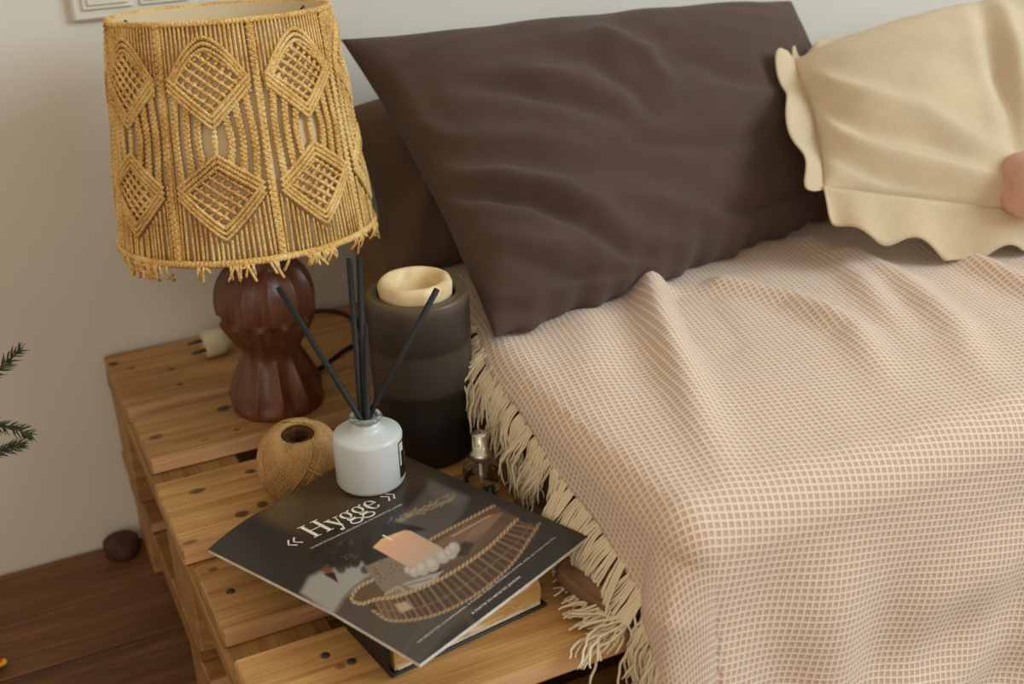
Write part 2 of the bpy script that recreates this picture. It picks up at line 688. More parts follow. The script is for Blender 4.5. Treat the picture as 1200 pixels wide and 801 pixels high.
def drape(a, b):
    """fabric coordinates (m) -> position; the cloth bends over the end and the front of the mattress"""
    a, b = np.asarray(a, float), np.asarray(b, float)
    P = BO + a[:, None] * EA + b[:, None] * EB
    # slight wander of the hem
    d = np.stack([np.maximum(XE - P[:, 0], 0), np.maximum(YE - P[:, 1], 0)], 1)
    dl = np.linalg.norm(d, axis=1)
    nrm = -d / np.maximum(dl, 1e-9)[:, None]
    q = np.maximum(P, [XE, YE])
    rr_ = RR + (RF - RR) * nrm[:, 1] ** 2
    arc = rr_ * math.pi / 2
    ph = np.minimum(dl, arc) / rr_
    ext = np.maximum(dl - arc, 0)
    wob = vnoise(np.stack([P[:, 0] * 1.0, P[:, 1]], 1), 30, 3, 2)
    corner = (d[:, 0] > 0) * (d[:, 1] > 0) * np.minimum(d[:, 0], d[:, 1]) / np.maximum(dl, 1e-6)
    out = rr_ * np.sin(ph) + ext * (.10 + .05 * wob) + corner * .03 * np.minimum(ext / .05, 1)
    front = (d[:, 1] > 0) & (d[:, 0] <= 0)
    ruff = np.sin(P[:, 0] * 34 + 1.5 * np.sin(P[:, 0] * 9)) * .5 + np.sin(P[:, 0] * 61 + 2) * .25
    out = out + np.where(front, ruff * .010 * np.minimum(ext / .12, 1), 0)
    down = rr_ * (1 - np.cos(ph)) + ext * .985
    X = np.empty((len(a), 3))
    X[:, :2] = q + nrm * out[:, None]
    X[:, 2] = ZT - down
    top = 1 - smoothstep(0, .05, dl)
    for poly, h, w in TOPF:
        ds, t, s = poly_dist(X[:, :2], poly)
        hh = np.interp(t, [0, .5, 1], h)
        end = 1 - smoothstep(.0, w * 2.5, np.where((t <= 0) | (t >= 1), ds, 0)) * .0
        X[:, 2] += hh * np.exp(-(ds / w) ** 2) * top * end
    X[:, 2] += top * (.0022 * vnoise(P, 28, 11, 3) + .0012)
    X[:, 2] = np.where(dl > .02, X[:, 2], np.maximum(X[:, 2], ZT - .003))
    return X


na, nb = 440, 330
A = np.linspace(0, 1.62, na)
B = np.linspace(-.16, 0.86, nb)
AA, BB = np.meshgrid(A, B, indexing='ij')
hem_w = .004 * np.sin(BB * 40) * np.exp(-AA / .03)
V = drape((AA + hem_w).ravel(), BB.ravel())
# rolled hem: the very edge turns slightly under
blm = NT('blanket_weave', 0.95, 0.1)
uv = blm.n('ShaderNodeUVMap', uv_map='weave')
sep = blm.n('ShaderNodeSeparateXYZ')
blm.l(uv.outputs[0], sep.inputs[0])


def tri(o, period):
    s = blm.math('MULTIPLY', o, 1.0 / period)
    fr = blm.math('FRACT', s)
    return blm.math('ABSOLUTE', blm.math('SUBTRACT', fr, 0.5))


CELL = 0.0067
ta, tb = tri(sep.outputs[0], CELL), tri(sep.outputs[1], CELL)
mx = blm.math('MAXIMUM', ta, tb)
jit = blm.noise(1800, 1, 'UV')
mx2 = blm.math('ADD', mx, blm.math('MULTIPLY', blm.math('SUBTRACT', jit, 0.5), 0.10))
line = blm.ramp(mx2, [(0.325, (0, 0, 0, 1)), (0.40, (1, 1, 1, 1))])
pk = blm.ramp(blm.noise(2600, 1, 'UV'), [(0.35, rgba((188, 148, 124))), (0.65, rgba((222, 186, 164)))])
cr = blm.ramp(blm.noise(900, 1, 'UV'), [(0.3, rgba((224, 209, 187))), (0.7, rgba((237, 224, 205)))])
blm.color(blm.mix(line, pk, cr))
blm.b.inputs['Sheen Weight'].default_value = 0.3
blm.bump(blm.math('ADD', mx, blm.math('MULTIPLY', jit, 0.25)), 0.9, 0.0018)
blanket = tag(obj('throw_blanket', V, grid_faces(na, nb), blm.m), 'blush and cream checked cotton throw with fringe spread over the bed', 'blanket')
uvl = blanket.data.uv_layers.new(name='weave')
li = np.empty(len(blanket.data.loops), dtype=np.int32)
blanket.data.loops.foreach_get('vertex_index', li)
uvv = np.stack([AA.ravel(), BB.ravel()], 1)[li]
uvl.data.foreach_set('uv', uvv.astype(np.float32).ravel())
# face the normals upward
md = blanket.modifiers.new('thickness', 'SOLIDIFY')
md.thickness = 0.003
md.offset = 0.0

# fringe: knotted tassels along the hem
fr_m = fabric('fringe_cotton', (226, 208, 178), 0.07, 1500, bump=0.4)


def on_pallet(p):
    return p[1] > .715 and p[0] > .12


def tassel(b, k):
    h0 = drape(np.array([0.002]), np.array([b]))[0]
    h1 = drape(np.array([0.014]), np.array([b]))[0]
    dirn = h0 - h1
    dirn /= np.linalg.norm(dirn)
    start = h0 + np.array([.003, 0, 0])
    parts = []
    n_str = rng.integers(15, 21)
    heading = np.array([-1.0, rng.normal(-.35, .45), 0])
    lead = rng.normal(0, .30, 3) + np.array([-.35, -.1, 0])
    base_len = rng.uniform(.062, .085)
    fr0 = rng.uniform(70, 120)
    ph0 = rng.uniform(0, 6.28, 2)
    step = .0040
    for s in range(n_str):
        e = rng.normal(0, 1, 3)
        p = start + np.array([0.0008, .0042, .0010]) * e
        v = dirn * .8 + lead * .5 + e * .10
        v /= np.linalg.norm(v)
        length = base_len * rng.uniform(.72, 1.15)
        pts = [p.copy()]
        ph = ph0 + rng.normal(0, .5, 2)
        fr = fr0 * rng.uniform(.8, 1.25)
        fi = rng.uniform(260, 420)
        pi_ = rng.uniform(0, 6.28, 2)
        hd = heading + rng.normal(0, .22, 3)
        hd[2] = 0
        l = 0
        while l < length:
            grow = min(1, l / .03)
            v = v + np.array([0, 0, -.10]) + rng.normal(0, .05, 3) * grow
            v[0] += (.10 * math.sin(fr * l + ph[0]) + .22 * math.sin(fi * l + pi_[0])) * grow
            v[1] += (.12 * math.sin(fr * .8 * l + ph[1]) + .22 * math.sin(fi * 1.1 * l + pi_[1])) * grow
            ground = .0020 + .0016 * (s % 7) if on_pallet(p) else -.28
            if p[2] + v[2] * step < ground:
                v[2] = max(v[2], 0) * .2
                v = v + hd * .30
            v /= np.linalg.norm(v)
            p = p + v * step
            if on_pallet(p):
                p[2] = max(p[2], ground)
                if p[2] > .012:
                    p[0] = min(p[0], max(XE - RR - .006 if p[1] > .87 else .436, h0[0] - .001 - l * .75))
            elif p[1] <= .715:
                p[1] = min(p[1], .712)
            l += step
            pts.append(p.copy())
        pts = np.array(pts)
        r = np.full(len(pts), .00125)
        r[-2:] *= .75
        parts.append(tube(pts, r, 5))
    t = np.linspace(0, 1, 7)[:, None]
    parts.append(tube(start + dirn * (t * .013 - .003), .0048 * np.sin(np.linspace(.5, 2.7, 7)), 8))
    V, Fc = merge(parts)
    return obj('tassel', V, Fc, fr_m, blanket)


bpos = .135
k = 0
while bpos < .80:
    tassel(bpos + rng.normal(0, .003), k)
    bpos += .0165
    k += 1


# ------------------------------------------------------------------ pillows
def pillow(name, corners, thick, mat, label, cat='pillow', folds=(), nu=150, nv=110, wrinkle=.004, wscale=16, seed=1, group=None, edge=.5, pinch=.05, front=.62, pt=.05, pb=.05, zmin=.1345, ew=0.0):
    """corners TL, TR, BR, BL of the leaning pillow's seam"""
    TL, TR, BR, BL = [np.array(c, float) for c in corners]
    u = np.linspace(-1, 1, nu)
    v = np.linspace(-1, 1, nv)
    # denser towards the seam
    u = np.sin(u * math.pi / 2) * .6 + u * .4
    v = np.sin(v * math.pi / 2) * .6 + v * .4
    U, Vv = [g.ravel() for g in np.meshgrid(u, v, indexing='ij')]
    # sides draw in between the corners
    us = U * (1 - pinch * (1 - Vv ** 2) * np.abs(U) ** 3)
    vs = Vv * (1 - np.where(Vv < 0, pt, pb) * (1 - U ** 2) * np.abs(Vv) ** 3)
    s, t = (us + 1) / 2, (vs + 1) / 2
    P = ((1 - t) * (1 - s))[:, None] * TL + ((1 - t) * s)[:, None] * TR + (t * s)[:, None] * BR + (t * (1 - s))[:, None] * BL
    nrm = np.cross(TR - TL, BL - TL)
    nrm /= np.linalg.norm(nrm)
    if nrm @ FW > 0:
        nrm = -nrm
    prof = ((1 - np.abs(U) ** 2.6) * (1 - np.abs(Vv) ** 2.6)) ** edge
    E1 = (TR - TL) / np.linalg.norm(TR - TL)
    E2 = (BL - TL) / np.linalg.norm(BL - TL)
    q2 = np.stack([P @ E1, P @ E2], 1)
    ea_ = q2[:, 0] * 60
    P = P + E2 * (ew * np.clip(Vv, 0, 1) ** 6 * (np.sin(ea_) * .6 + np.sin(ea_ * 2.3 + 1) * .4))[:, None]
    Wr = wrinkle * vnoise(q2 * [1, 2.2], wscale, seed, 3)
    out = []
    for side, fr in ((1, front), (-1, 1 - front)):
        D = prof * thick * fr
        X = P + nrm * (side * D)[:, None]
        rim = np.clip(prof * 2.5, 0, 1)
        d = Wr * rim
        if side == 1 and folds:
            px = proj(X)
            for poly, h, w in folds:
                w = w * 1.25
                ds, tt, ss = poly_dist(px, poly)
                hh = h * 1.2 * np.sin(math.pi * np.clip(tt * .9 + .05, 0, 1)) ** .7
                d = d + hh * (np.exp(-(ds / w) ** 2) - .45 * np.exp(-((ds - w * 2.0) / (w * 1.3)) ** 2)) * rim
        X = X + nrm * (side * d)[:, None]
        X[:, 2] = np.maximum(X[:, 2], zmin)
        X[:, 1] = np.minimum(X[:, 1], WALL_Y - .003)
        out.append(X)
    Fc = [f if (np.cross(out[0][f[1]] - out[0][f[0]], out[0][f[2]] - out[0][f[0]]) @ nrm) > 0 else f[::-1] for f in grid_faces(nu, nv)]
    Fb = [tuple(i + nu * nv for i in f[::-1]) for f in Fc]
    V = np.concatenate(out)
    o = obj(name, V, Fc + Fb, mat)
    tag(o, label, cat, group)
    bm_merge(o)
    return o, P, nrm


def bm_merge(o, d=1e-5):
    import bmesh
    bm = bmesh.new()
    bm.from_mesh(o.data)
    bmesh.ops.remove_doubles(bm, verts=bm.verts, dist=d)
    bm.to_mesh(o.data)
    bm.free()
    o.data.polygons.foreach_set('use_smooth', [True] * len(o.data.polygons))


dark_m = fabric('dark_brown_linen', (78, 60, 51), 0.07, 700)
backp_m = fabric('brown_cotton', (96, 74, 58), 0.07, 700)
beige_m = fabric('sand_linen', (200, 181, 151), 0.05, 700)
right_h_ = np.array([math.cos(YAW), -math.sin(YAW), 0])
pink_m = fabric('blush_fleece', (202, 158, 138), 0.06, 500)

# brown pillow against the wall
pillow('brown_pillow', [ony(402, 128, 1.50), (1.02, 1.52, .36), (1.02, 1.33, .15), onz(452, 335, .13)], .11, backp_m,
       'plain brown pillow against the wall, mostly hidden behind the dark pillow', folds=[([(520, 160), (500, 230), (480, 300)], .006, 10)], nu=70, nv=50, seed=5)

DF = [
    ([(535, 97), (610, 105), (673, 116), (740, 142)], -.007, 8),
    ([(600, 88), (660, 92), (700, 104)], .005, 8),
    ([(505, 226), (573, 222), (625, 231), (690, 258), (730, 285)], -.010, 8),
    ([(520, 208), (590, 205), (660, 222), (730, 255)], .007, 10),
    ([(700, 268), (740, 297), (800, 304), (870, 298)], -.008, 9),
    ([(662, 48), (704, 40), (757, 60), (790, 105)], .009, 9),
    ([(640, 60), (690, 62), (740, 100), (765, 135)], -.007, 8),
    ([(745, 166), (830, 168), (893, 158)], -.006, 7),
    ([(850, 247), (903, 232), (956, 208)], -.007, 7),
    ([(580, 330), (660, 340), (740, 325), (820, 318)], .006, 10),
    ([(560, 372), (640, 362), (720, 340)], -.005, 7),
    ([(440, 60), (480, 130), (500, 200)], .004, 14),
    ([(560, 280), (640, 285), (700, 305)], .005, 12),
    ([(470, 150), (540, 165), (620, 160), (700, 175)], .005, 10),
    ([(600, 300), (680, 322), (760, 322), (850, 300), (930, 270)], -.006, 7),
    ([(560, 345), (620, 352), (690, 345)], .005, 7),
    ([(760, 230), (820, 250), (880, 272)], .005, 10),
    ([(640, 200), (720, 225), (800, 235)], .005, 12),
    ([(800, 60), (860, 90), (905, 95)], -.005, 9),
    ([(700, 340), (770, 330), (840, 322), (900, 300)], .006, 6),
]
pillow('dark_pillow', [ony(399, 46, 1.42), ony(927, 1, 1.44), (1.12, 1.205, .142), onz(580, 396, .140)], .165, dark_m,
       'large dark brown pillow propped against the wall between lamp and beige pillow', folds=DF, wrinkle=.0035, seed=2, nu=200, nv=150, pt=.20, pb=-.02, ew=.006)

BF = [
    ([(945, 90), (1010, 110), (1080, 130), (1150, 170)], .007, 9),
    ([(950, 120), (1020, 150), (1090, 165), (1170, 195)], -.006, 8),
    ([(955, 150), (1030, 180), (1110, 200), (1190, 215)], .006, 9),
    ([(970, 180), (1040, 210), (1120, 228)], -.005, 7),
    ([(1150, 10), (1170, 70), (1185, 130), (1195, 190)], -.010, 8),
    ([(1170, 0), (1190, 60), (1205, 130)], .008, 9),
]
bTL, bTR, bBR, bBL = ony(928, 72, 1.26), ony(928, 72, 1.26) + np.array([.58, .02, .05]), np.array([1.52, .93, .142]), ony(964, 222, 1.05)
bp, bP, bN = pillow('beige_pillow', [bTL, bTR, bBR, bBL], .135, beige_m, 'sand beige linen pillow with ruffled flange beside the dark pillow', folds=BF, seed=9, wrinkle=.003, pt=.06, pb=-.16, pinch=.03)


def flange(edge_pts, outward, width, wave=.009, freq=9, ph=0.0, m=10):
    """ruffled border sewn to a seam of the pillow"""
    E_ = smooth_path(edge_pts[::6] if len(edge_pts) > 40 else edge_pts, 120)
    n = len(E_)
    ow = np.broadcast_to(np.array(outward, float), (n, 3))
    V = []
    for i in range(n):
        t = i / (n - 1)
        o_ = ow[i] / np.linalg.norm(ow[i])
        w = math.sin(t * freq * 2 * math.pi + ph) * .6 + math.sin(t * freq * 3.7 + 1.1 + ph) * .5
        for j in range(m):
            s = j / (m - 1)
            wd = width * (.35 + .65 * math.sin(math.pi * min(max(t, .0), 1)) ** .4)
            V.append(E_[i] - o_ * .004 + o_ * (s * wd * (1 + .16 * math.sin(t * freq * 5 + ph))) + bN * (wave * w * s ** .8 + .006 * s))
    return np.array(V), grid_faces(n, m)


bG = bP.reshape(150, 110, 3)
vis = (bTL - bTR)
vis /= np.linalg.norm(vis)
dnv = (bBL - bTL) / np.linalg.norm(bBL - bTL)
for (ed, ow, w, fq, ph) in (
        (bG[0], vis - dnv * .12 + bN * .35, .050, 2.6, .5),
        (bG[:, 0], -dnv - bN * .2, .034, 8, 1.0),
        (bG[:, -1], np.array([-.03, -.25, -.96]), .070, 7, 2.2)):
    V, Fc = flange(ed, ow, w, freq=fq, ph=ph, wave=.011)
    V[:, 2] = np.maximum(V[:, 2], .139)
    fo = obj('flange', V, Fc, beige_m, bp)
    md = fo.modifiers.new('thickness', 'SOLIDIFY')
    md.thickness = .0022

# small blush bolster on the foot of the beige pillow, mostly out of the picture
cq = ony(1180, 219, .975)
bol_r, bol_l = .040, .30
pr = [(.0005, .004), (.010, .001), (.022, 0.0), (.032, .006), (.038, .016), (bol_r, .030)]
pr += [(bol_r + .0015 * math.sin(k * 2.1), .03 + (bol_l - .06) * k / 20) for k in range(1, 20)]
pr += [(bol_r, bol_l - .030), (.038, bol_l - .016), (.032, bol_l - .006), (.022, bol_l), (.0005, bol_l - .003)]
V, Fc = lathe(pr, 56, cap0=False, rfun=lambda a, p: 1 + .02 * np.sin(6 * a + 1) * np.exp(-((p[:, 1] - .012) / .02) ** 2))
bd = np.array([.985, -.17, 0.0])
bd /= np.linalg.norm(bd)
e1 = np.array([-bd[1], bd[0], 0])
c0 = cq + np.array([0, 0, 0])
V = c0 + V[:, :1] * e1 + V[:, 1:2] * np.array([0, 0, 1.0]) + V[:, 2:] * bd
cu_ = obj('bolster_cushion', V, Fc, pink_m)
tag(cu_, 'small blush pink bolster resting on the foot of the beige pillow', 'cushion')

# ------------------------------------------------------------------ table lamp
LC = np.array([.293, 1.302])
lamp = empty('table_lamp', (LC[0], LC[1], 0), 'table lamp with carved wooden base and straw-coloured macrame shade', 'lamp')
lb_m = wood('carved_wood', (78, 42, 26), (126, 76, 50), 'z', rough=0.38, spec=0.5, bump=0.15)


def scoop(a, pr):
    """carved facets: bell and bulb are offset by half a facet"""
    n = 11
    out = np.ones(len(pr))
    for i, (r, z) in enumerate(pr):
        if z < .008 or z > .185:
            continue
        off = 0 if z < .074 else (.5 if z < .122 else 0)
        w = 2 * math.pi / n
        x = ((a / w + off) % 1.0) - .5
        amp = .115 * min(1, abs(z - .074) / .012, (z - .006) / .012)
        amp = max(amp, 0)
        out[i] = 1 - amp * (1 - (2 * x) ** 2) + amp * .35
    return out


bp_ = smooth_path([(.0525, 0), (.0555, .004), (.0555, .016), (.052, .030), (.045, .048), (.0375, .064), (.0345, .073), (.0375, .082),
                   (.046, .096), (.0535, .112), (.0575, .128), (.0570, .146), (.0525, .163), (.0440, .177), (.034, .187), (.030, .20)], 60)
V, Fc = lathe([tuple(p) for p in bp_], 220, (LC[0], LC[1], 0), cap1=True, rfun=scoop)
obj('lamp_base', V, Fc, lb_m, lamp, origin=(LC[0], LC[1], 0))
brass = plain('socket_metal', (60, 52, 44), 0.4, 0.5, metallic=0.6)
V, Fc = lathe([(.012, .2), (.012, .225), (.016, .226), (.016, .27), (.012, .272)], 24, (LC[0], LC[1], 0), cap1=True)
obj('lamp_socket', V, Fc, brass, lamp)
bulb_m = plain('bulb_glass', (235, 230, 215), 0.25, 0.5, var=.02)
V, Fc = lathe([(.011, .272), (.013, .285), (.024, .30), (.029, .318), (.026, .335), (.015, .347), (.001, .350)], 24, (LC[0], LC[1], 0))
obj('light_bulb', V, Fc, bulb_m, lamp)

# shade frame: bottom ring centre sc0, axis leaning a little away from the camera
sc0 = np.array([.286, 1.306, .226])
view_h = np.array([math.sin(YAW), math.cos(YAW), 0])
right_h = np.array([math.cos(YAW), -math.sin(YAW), 0])
axis = np.array([0, 0, 1.0]) + view_h * math.tan(math.radians(4.4)) - right_h * math.tan(math.radians(1.2))
axis /= np.linalg.norm(axis)
SH, R0, R1 = .240, .1415, .1185      # height, bottom radius, top radius
ex = right_h - axis * (right_h @ axis)
ex /= np.linalg.norm(ex)
ey = np.cross(axis, ex)             # away from the camera
SM = Matrix(((ex[0], ey[0], axis[0], sc0[0] - LC[0]), (ex[1], ey[1], axis[1], sc0[1] - LC[1]), (ex[2], ey[2], axis[2], sc0[2]), (0, 0, 0, 1)))

cord_n = NT('macrame_cord', 0.85, 0.15)
f = cord_n.noise(26, 3, rand=True)
f2 = cord_n.noise(420, 2)
c = cord_n.ramp(f, [(0.32, rgba((184, 130, 58))), (0.5, rgba((224, 180, 100))), (0.66, rgba((244, 212, 148)))])
c = cord_n.mix(0.45, c, cord_n.ramp(f2, [(0.35, rgba((160, 108, 44))), (0.6, rgba((244, 214, 154)))]))
cord_n.color(c)
cord_n.bump(f2, 0.5, 0.001)
cord_m = cord_n.m
lin_n = NT('shade_lining', 0.9, 0.1)
lin_n.color(rgba((212, 192, 156)))
lin_n.b.inputs['Transmission Weight'].default_value = 0.0
lining_m = lin_n.m


def sp(th, q, off=0.0):
    """point on the shade in shade space; th from the camera side, q 0 top .. 1 bottom"""
    th, q = np.asarray(th, float), np.asarray(q, float)
    r = R1 + (R0 - R1) * q + off
    return np.stack([r * np.sin(th), -r * np.cos(th), SH * (1 - q) + 0 * th], -1)


def shade_obj(name, V, Fc, mat, parent, rot=0.0, smooth=True, me=None):
    me = me or mesh_data(name, V, Fc, smooth)
    if not me.materials:
        me.materials.append(mat)
    o = bpy.data.objects.new(name, me)
    COL.objects.link(o)
    o.parent = parent
    o.rotation_euler = (0, 0, rot)
    return o


# lining = the shade's own mesh
nth = 64
ths = np.linspace(0, 2 * math.pi, nth, endpoint=False)
V = np.concatenate([sp(np.full(2, a), np.array([0.0, 1.0]), -.0045) for a in ths])
shade = bpy.data.objects.new('lampshade', mesh_data('lampshade', V, grid_faces(nth, 2, True)))
COL.objects.link(shade)
shade.data.materials.append(lining_m)
shade.parent = lamp
shade.matrix_local = SM
md = shade.modifiers.new('thickness', 'SOLIDIFY')
md.thickness = .001

PHW = math.radians(22.5)


def cord(pq, off=0.0, r=.00125, n=16, bump=0.0, period=.004, weave=0.0):
    pq = np.asarray(pq, float)
    if len(pq) > 2:
        pq = smooth_path(pq, n)
    else:
        t = np.linspace(0, 1, n)[:, None]
        pq = pq[0] * (1 - t) + pq[1] * t
    P = sp(pq[:, 0] * PHW, pq[:, 1], off)
    L = np.concatenate([[0], np.cumsum(np.linalg.norm(np.diff(P, axis=0), axis=1))])
    rad = r * (1 + bump * np.sin(L / period * 2 * math.pi))
    return tube(P, rad, 5, caps=True)


def sinnet(pq, width=.0030, r=.0014, turns_per_m=190):
    """a column of square knots: two cords crossing over a core"""
    pq = smooth_path(np.asarray(pq, float), 100)
    P = sp(pq[:, 0] * PHW, pq[:, 1], 0)
    L = np.concatenate([[0], np.cumsum(np.linalg.norm(np.diff(P, axis=0), axis=1))])
    n = max(14, int(L[-1] * turns_per_m * 5))
    Li = np.linspace(0, L[-1], n)
    P = np.stack([np.interp(Li, L, P[:, k]) for k in range(3)], 1)
    T = np.gradient(P, axis=0)
    T /= np.linalg.norm(T, axis=1, keepdims=True)
    N = P * [1, 1, 0]
    N /= np.linalg.norm(N, axis=1, keepdims=True)
    S = np.cross(N, T)
    ph = Li * turns_per_m * 2 * math.pi
    out = []
    for s in (0, math.pi):
        Q = P + S * (width * np.sin(ph + s))[:, None] + N * (.0011 * np.sin(2 * ph + s) + .0012)[:, None]
        out.append(tube(Q, r, 5))
    out.append(tube(P, .0017, 5))
    return out


def clip_seg(f, a0, a1, n=60):
    """parts of the straight pq segment where f(p,q) is true"""
    t = np.linspace(0, 1, n)[:, None]
    S = a0 * (1 - t) + a1 * t
    ok = f(S[:, 0], S[:, 1])
    i = np.where(ok)[0]
    if len(i) < 3:
        return None
    return S[i[0]], S[i[-1]]


parts = []
PW_ = .84


def lam1(p):
    return .055 + .185 * np.abs(p / PW_) ** 1.7


def vee1(p):
    return .425 - .165 * np.abs(p / PW_)


def lam2(p):
    return .535 + .135 * np.abs(p / PW_)


def vee2(p):
    return .895 - .185 * np.abs(p / PW_) ** 1.1


# straight cords under the top rim and above the bottom rim
for p in np.linspace(-.86, .86, 19):
    parts.append(cord([(p, .005), (p, lam1(p))], 0, .0015, 6))
    j = rng.normal(0, .012)
    parts.append(cord([(p, vee2(p) + .02), (p * 1.02 + j, .992)], rng.uniform(-.0008, .0012), .0016, 7))
for k in range(3):
    dq = .024 * k
    for fn, a, r in ((lam1, .0018, .0021), (vee1, .0026, .0023), (lam2, .0026, .0023), (vee2, .0026, .0021)):
        pp = np.linspace(-PW_, PW_, 41)
        sgn = 1 if fn in (lam1, lam2) else -1
        for half in (pp[:21], pp[20:]):
            parts.append(cord(np.stack([half, fn(half) + sgn * dq * (1 if fn in (lam1, lam2) else 1)], 1), a, r, 44, .28, .0032))


def in1(p, q):
    return (np.abs(p) < PW_ + .02) & (q > lam1(p) + .04) & (q < vee1(p) - .03)


def in2(p, q):
    return (np.abs(p) < PW_ + .02) & (q > lam2(p) + .04) & (q < vee2(p) - .03)


sl = .165
for fn in (in1, in2):
    for c0_ in np.arange(-.4, 1.4, .046):
        for s in (-1, 1):
            seg = clip_seg(fn, np.array([-PW_, c0_ - s * sl * PW_]), np.array([PW_, c0_ + s * sl * PW_]))
            if seg:
                parts.append(cord(seg, .0009 * s, .0019, 30, .38, .0076))
# mid columns with the open gaps between them
for p in (.27, .52, .76):
    for s in (-1, 1):
        bow = .06 if p < .3 else .02
        parts += sinnet([(s * p * .92, vee1(p) - .01), (s * (p + bow), (vee1(p) + lam2(p)) / 2), (s * p * .95, lam2(p) + .012)], .0034, .0016, 210)
parts.append(cord([(0, .415), (.02, .47), (-.01, .55)], .001, .0026, 24, .3, .005))
parts.append(cord([(.03, .415), (-.02, .47), (.02, .55)], .001, .0020, 24, .3, .005))
# border column
parts += sinnet([(-1.0, .0), (-1.0, .3), (-1.02, .6), (-1.0, .99)], .0036, .0017, 170)
parts.append(cord([(-.93, .0), (-.94, .5), (-.93, .99)], -.0005, .0013, 20))
V, Fc = merge(parts)
panel_me = mesh_data('macrame_panel', V, Fc)
BRA = math.radians(3.0)
for k in range(8):
    shade_obj('macrame_panel', None, None, cord_m, shade, BRA + k * math.radians(45), me=panel_me)


def ring_coil(q, off, r):
    a = np.linspace(0, 2 * math.pi, 700)
    P = sp(a, np.full(700, q), off)
    rad = r * (1 + .13 * np.sin(a * 200))
    return tube(P, rad, 6, caps=False, up=(0, 0, 1))


V, Fc = ring_coil(0.0, -.001, .0032)
shade_obj('top_rim', V, Fc, cord_m, shade)
V, Fc = ring_coil(1.0, .0015, .0040)
shade_obj('bottom_rim', V, Fc, cord_m, shade)
# wire cross that carries the shade
wire_m = plain('shade_wire', (70, 66, 60), 0.4, 0.5, metallic=0.7)
wp = [tube([sp(a, .02, -.005), np.array([0, 0, SH * .62])], .0012, 6) for a in (0.3, 0.3 + 2.094, 0.3 + 4.189)]
V, Fc = merge(wp)
shade_obj('shade_wire', V, Fc, wire_m, shade)
# cut ends hanging below the rim
for a0 in list(np.radians([-52, -44, -40, -34, -30, -8, 6, 10, 22, 38, 42, 46, 66, 84, 90, 120, 160, 200, 250])):
    pr = []
    for s in range(rng.integers(4, 8)):
        a = a0 + rng.normal(0, .035)
        P0 = sp(a, 1.0, 0.0015)
        L = rng.uniform(.008, .022)
        da = rng.normal(0, .0042)
        tang = np.array([math.cos(a), math.sin(a), 0])
        rad_ = np.array([math.sin(a), -math.cos(a), 0])
        pts = [P0, P0 + rad_ * .004 + np.array([0, 0, -.004]) + tang * da * .4, P0 + rad_ * .003 + tang * da - np.array([0, 0, L * .6]), P0 + tang * da * 1.6 + rad_ * rng.normal(0, .003) - np.array([0, 0, L])]
        pr.append(tube(smooth_path(pts, 9), .0016, 5))
    V, Fc = merge(pr)
    shade_obj('cord_end', V, Fc, cord_m, shade)

# cord and plug of the lamp
black_m = plain('black_rubber', (26, 24, 23), 0.5, 0.4)
plug_m = plain('plug_plastic', (196, 182, 150), 0.5, 0.4, var=.04)
pcx = onz(249, 402, .018)
pc = np.array([pcx[0], min(pcx[1], 1.535), .0185])
plug_dir = np.array([-1.0, -.12, 0])
plug_dir /= np.linalg.norm(plug_dir)
plug_root = empty('electrical_plug', (pc[0], pc[1], 0), 'pale two-pin plug with black cord lying behind the lamp', 'plug')


def along(profile, c, d, n=28):
    """lathe about direction d"""
    V, Fc = lathe(profile, n, cap0=True, cap1=True)
    d = np.array(d)
    e1 = np.cross([0, 0, 1.0], d)
    e1 /= np.linalg.norm(e1)
    e2 = np.cross(d, e1)
    return np.array(c) + V[:, :1] * e1 + V[:, 1:2] * e2 + V[:, 2:] * d, Fc


V, Fc = along([(.004, -.030), (.009, -.026), (.0175, -.012), (.0182, -.010), (.0182, .008), (.0165, .012)], pc, plug_dir)
obj('plug_body', V, Fc, plug_m, plug_root)
pin_m = plain('pin_metal', (92, 84, 74), 0.35, 0.5, metallic=0.7)
for s in (-1, 1):
    cc = pc + np.array([0, 0, s * .0075]) * .6 + np.cross(plug_dir, [0, 0, 1]) * s * .006
    V, Fc = along([(.0024, .010), (.0024, .029), (.0012, .031)], cc, plug_dir, 10)
    obj('plug_pin', V, Fc, pin_m, plug_root)
w1, w2, w3 = onz(372, 364, .004), onz(408, 370, .004), onz(424, 396, .004)
path = smooth_path([pc - plug_dir * .028, pc - plug_dir * .06 + [0, .004, -.010], np.array([.36, 1.525, .004]), w1, w2, w3, onz(404, 410, .004) + [0, 0.0, 0], (LC[0] + .05, LC[1] + .042, .004), (LC[0] + .03, LC[1] + .048, .006)], 90)
path[:, 2] = np.maximum(path[:, 2], .0032)
V, Fc = tube(path, .0030, 8)
obj('plug_cord', V, Fc, black_m, plug_root)

# ------------------------------------------------------------------ wall outlet plate
white_p = plain('switch_plastic', (222, 219, 206), 0.35, 0.4, var=.02)
wl = ony(85, 25, WALL_Y)
sw = empty('switch_plate', (wl[0] + .076, WALL_Y, wl[2]), 'white double switch plate on the wall behind the lampshade', 'switch')
V, Fc = cbox((wl[0], WALL_Y - .011, wl[2]), (wl[0] + .152, WALL_Y, wl[2] + .081), .003)
obj('frame', V, Fc, white_p, sw, smooth=False)
for k in range(2):
    x0 = wl[0] + .012 + k * .068
    V, Fc = cbox((x0, WALL_Y - .0145, wl[2] + .0125), (x0 + .060, WALL_Y - .0105, wl[2] + .069), .0015)
    m_ = obj('module', V, Fc, white_p, sw, smooth=False)
    V, Fc = cbox((x0 + .006, WALL_Y - .0170, wl[2] + .018), (x0 + .054, WALL_Y - .0140, wl[2] + .063), .0012)
    obj('rocker', V, Fc, white_p, m_, smooth=False)

